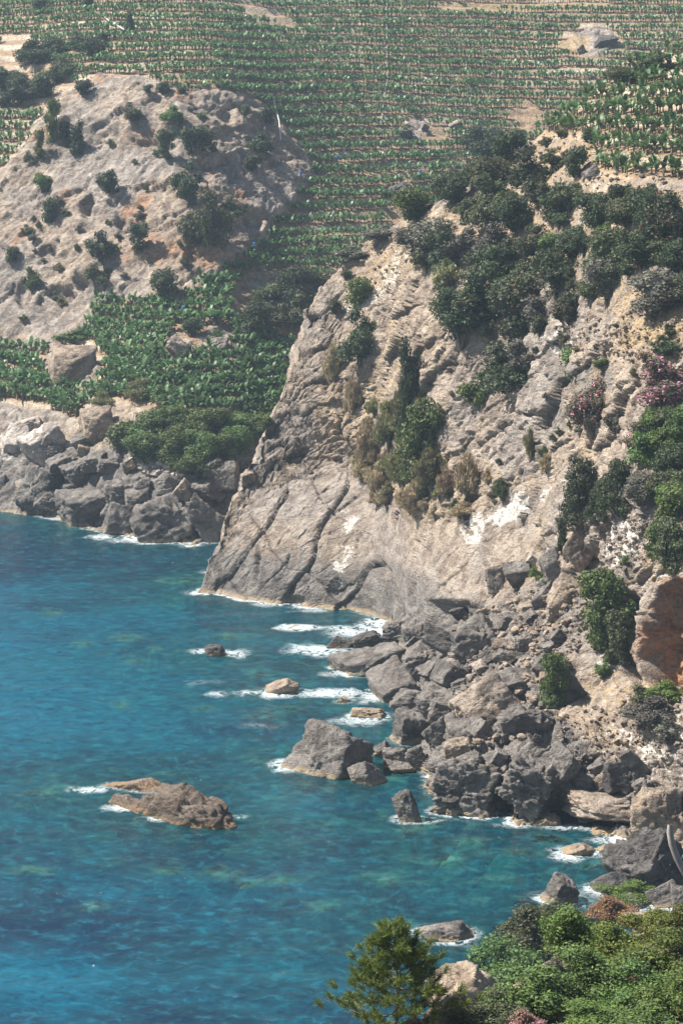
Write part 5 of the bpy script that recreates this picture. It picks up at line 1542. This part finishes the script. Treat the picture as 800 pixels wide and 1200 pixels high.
inframe &= (pts[:, 1] < zz_ + 12)
dist = np.where(inframe, pts[:, 1] / size, 1e9)
order = np.argsort(dist)
near = order[:300]
far = order[300:]
bmesh_near = []
for k in range(6):
    lv, stm = banana_shape(70 + k, 0)
    V, Fs = merge(lv)
    a = np_mesh('leaves', V, Fs, True); a.materials.append(LM['banana'])
    b = np_mesh('stem', stm[0], [stm[1]]); b.materials.append(M_PSEUDO)
    bmesh_near.append((a, b))
for q in near:
    a, b = bmesh_near[random.randrange(6)]
    t = root_empty('banana_plant', pts[q], random.uniform(0, 6.28), (size[q],) * 3)
    link('leaves', a, None, t); link('stem', b, None, t)
    if onB[q]:
        tag(t, 'banana plant with arching leaves on the crest terraces above the dark scrub', 'banana plant', 'banana plants on the crest terraces')
    else:
        tag(t, 'banana plant with arching leaves on the valley terraces above the dense green bank', 'banana plant', 'banana plants on the valley terraces')
lib = [banana_shape(170 + k, 1) for k in range(6)]
LV, LF, SVs, SFs = [], [], [], []
lo = so_ = 0
for q in far:
    lv, stm = lib[random.randrange(6)]
    an = random.uniform(0, 6.28)
    R = np.array([[math.cos(an), -math.sin(an), 0], [math.sin(an), math.cos(an), 0], [0, 0, 1]]) * size[q]
    V = np.concatenate([x[0] for x in lv]); n0 = 0
    Fc = []
    for x in lv:
        Fc.append(x[1] + n0); n0 += len(x[0])
    LV.append(V @ R.T + pts[q]); LF.append(np.concatenate(Fc) + lo); lo += len(V)
    SVs.append(stm[0] @ R.T + pts[q]); SFs.append(stm[1] + so_ + 0); so_ += len(stm[0])
LVa = np.concatenate(LV); LFa = np.concatenate(LF)
SVa = np.concatenate(SVs); SFa = np.concatenate(SFs) + len(LVa)
me = np_mesh('banana_plantation', np.concatenate([LVa, SVa]), [np.concatenate([LFa, SFa])], False)
me.materials.append(LM['banana']); me.materials.append(M_PSEUDO)
mi = np.zeros(len(LFa) + len(SFa), np.int32); mi[len(LFa):] = 1
me.polygons.foreach_set('material_index', mi)
o = link('banana_plantation', me)
o['kind'] = 'stuff'

# ------------------------------------------------------------------ small built things on the terraces
M_WHITE = plain_material('white painted metal', (0.68, 0.68, 0.66), (0.80, 0.80, 0.78), 2.0, 0.6)
M_BLUE = plain_material('blue plastic sleeve', (0.03, 0.16, 0.55), (0.05, 0.22, 0.65), 2.0, 0.5)
def pipe(pix, rad, label):
    P = [hit(u, v) + np.array([0, 0, 0.9]) for (u, v) in pix]
    V, Fc = tube(P, [rad] * len(P), 6)
    o = link('water_pipe', np_mesh('water_pipe', V, [Fc]), M_WHITE)
    tag(o, label, 'pipe')
pipe([(318, 114), (321, 124), (324, 134), (327, 146), (328, 158), (329, 168)], 0.12, 'thin white water pipe running down beside the right rim of the bluff')
pipe([(452, 12), (453, 40), (453, 70), (453, 100), (450, 116), (446, 150)], 0.05, 'long thin water pipe straight down the middle of the upper terraces')
pipe([(118, 20), (128, 28), (138, 34), (148, 40), (152, 43)], 0.12, 'short pale pipe slanting across the upper left terraces')
p = hit(35, 44); m = px(p)
t = root_empty('shelter', p, 0.3, (1, 1, 1))
tag(t, 'small white roofed shelter on posts in the upper left scrub', 'shelter')
def box(x0, x1, y0, y1, z0, z1):
    V = np.array([[x, y, z] for x in (x0, x1) for y in (y0, y1) for z in (z0, z1)], float)
    return V, np.array([[0, 1, 3, 2], [4, 6, 7, 5], [0, 4, 5, 1], [2, 3, 7, 6], [0, 2, 6, 4], [1, 5, 7, 3]])
V, Fc = box(-2.0, 2.0, -1.3, 1.3, 2.2, 2.36)
link('roof', np_mesh('roof', V, [Fc], False), M_WHITE, t)
for sx_ in (-1.5, 1.5):
    for sy_ in (-1.0, 1.0):
        V, Fc = box(sx_ - 0.09, sx_ + 0.09, sy_ - 0.09, sy_ + 0.09, -0.6, 2.2)
        link('post', np_mesh('post', V, [Fc], False), M_WHITE, t)
V, Fc = box(-0.8, 0.5, -0.5, 0.6, -0.3, 1.2)
link('tank', np_mesh('tank', V, [Fc], False), M_WHITE, t)
Pb, Fb = rock_shape(77, 3, 10, 12, 0.4)
meb = np_mesh('bunch_bag', Pb * np.array([0.32, 0.32, 0.62]), [Fb]); meb.materials.append(M_BLUE)
for (u, v, lab) in [(404, 187, 'blue bunch bag on the terraces left of the flat dark rock'), (394, 190, 'blue bunch bag, leftmost of two near the flat dark rock'), (88, 436, 'blue bag against the square tan block'), (363, 306, 'blue bunch bag above the valley thicket'),
                    (215, 367, 'blue bunch bag at the foot of the bluff'), (273, 375, 'blue bunch bag beside the valley thicket'), (492, 206, 'blue bunch bag right of the flat dark rock'), (352, 208, 'blue bunch bag by the right end of the bluff'), (298, 292, 'blue bunch bag above the valley rows under the bluff')]:
    p = hit(u, v)
    o = link('bunch_bag', meb); o.location = p + np.array([0, -0.4, 1.0])
    tag(o, lab, 'bag')
# ------------------------------------------------------------------ sea (placeholder first)
# ------------------------------------------------------------------ light, air, camera
SUN_AZ_LEFT, SUN_EL = 84.0, 52.0        # degrees to the left of the view axis, height
az = math.radians(SUN_AZ_LEFT)
el = math.radians(SUN_EL)
to_sun = Vector((-math.sin(az) * math.cos(el), math.cos(az) * math.cos(el), math.sin(el)))
sd = bpy.data.lights.new('sun', 'SUN')
sd.energy = 5.0
sd.angle = math.radians(0.5)
sd.color = (1.0, 0.955, 0.88)
so = bpy.data.objects.new('sun', sd)
COL.objects.link(so)
so.rotation_euler = to_sun.to_track_quat('Z', 'Y').to_euler()
so.location = (0, 300, 250)

w = bpy.data.worlds.new('World')
SC.world = w
w.use_nodes = True
nt = w.node_tree
nt.nodes.clear()
sky = nt.nodes.new('ShaderNodeTexSky')
sky.sky_type = 'NISHITA'
sky.sun_disc = False
sky.sun_elevation = el
sky.sun_rotation = math.atan2(to_sun.x, to_sun.y)
sky.altitude = 60
sky.air_density = 1.2
sky.dust_density = 1.5
bg = nt.nodes.new('ShaderNodeBackground')
bg.inputs[1].default_value = 0.05
wo = nt.nodes.new('ShaderNodeOutputWorld')
nt.links.new(sky.outputs[0], bg.inputs[0])
nt.links.new(bg.outputs[0], wo.inputs[0])

# the air
V, Fc = np.array([[x, y, z] for x in (-3700.0, 3700.0) for y in (-60.0, 2600.0) for z in (-10.5, 330.0)]), np.array([[0, 1, 3, 2], [4, 6, 7, 5], [0, 4, 5, 1], [2, 3, 7, 6], [0, 2, 6, 4], [1, 5, 7, 3]])
k = NT('haze')
pv = k.n('ShaderNodeVolumePrincipled')
pv.inputs['Color'].default_value = (0.60, 0.80, 1.0, 1)
pv.inputs['Density'].default_value = HAZE
pv.inputs['Anisotropy'].default_value = 0.2
k.l(pv.outputs[0], k.out.inputs['Volume'])
if HAZE > 0:
    hz_o = link('haze', np_mesh('haze', V, [Fc], False), k.m)
    hz_o['kind'] = 'stuff'

cd = bpy.data.cameras.new('camera')
cam = bpy.data.objects.new('camera', cd)
COL.objects.link(cam)
cam.location = (0, 0, H)
cam.rotation_euler = (math.radians(90) - PITCH, 0, 0)
cd.sensor_fit = 'VERTICAL'
cd.sensor_height = 36.0
cd.lens = 36.0 * F / 1200.0
cd.clip_start = 0.5
cd.clip_end = 6000
SC.camera = cam
SC.render.resolution_x, SC.render.resolution_y = 682, 1024
SC.view_settings.view_transform = 'Standard'
SC.view_settings.look = 'None'
SC.view_settings.exposure = EXPOSURE
SC.view_settings.gamma = 1.0
SC.view_settings.use_curve_mapping = False
SC.cycles.use_denoising = True
SC.cycles.max_bounces = 6
SC.cycles.diffuse_bounces = 3
SC.cycles.glossy_bounces = 2
SC.cycles.transmission_bounces = 3
SC.cycles.transparent_max_bounces = 6
SC.cycles.volume_bounces = 0
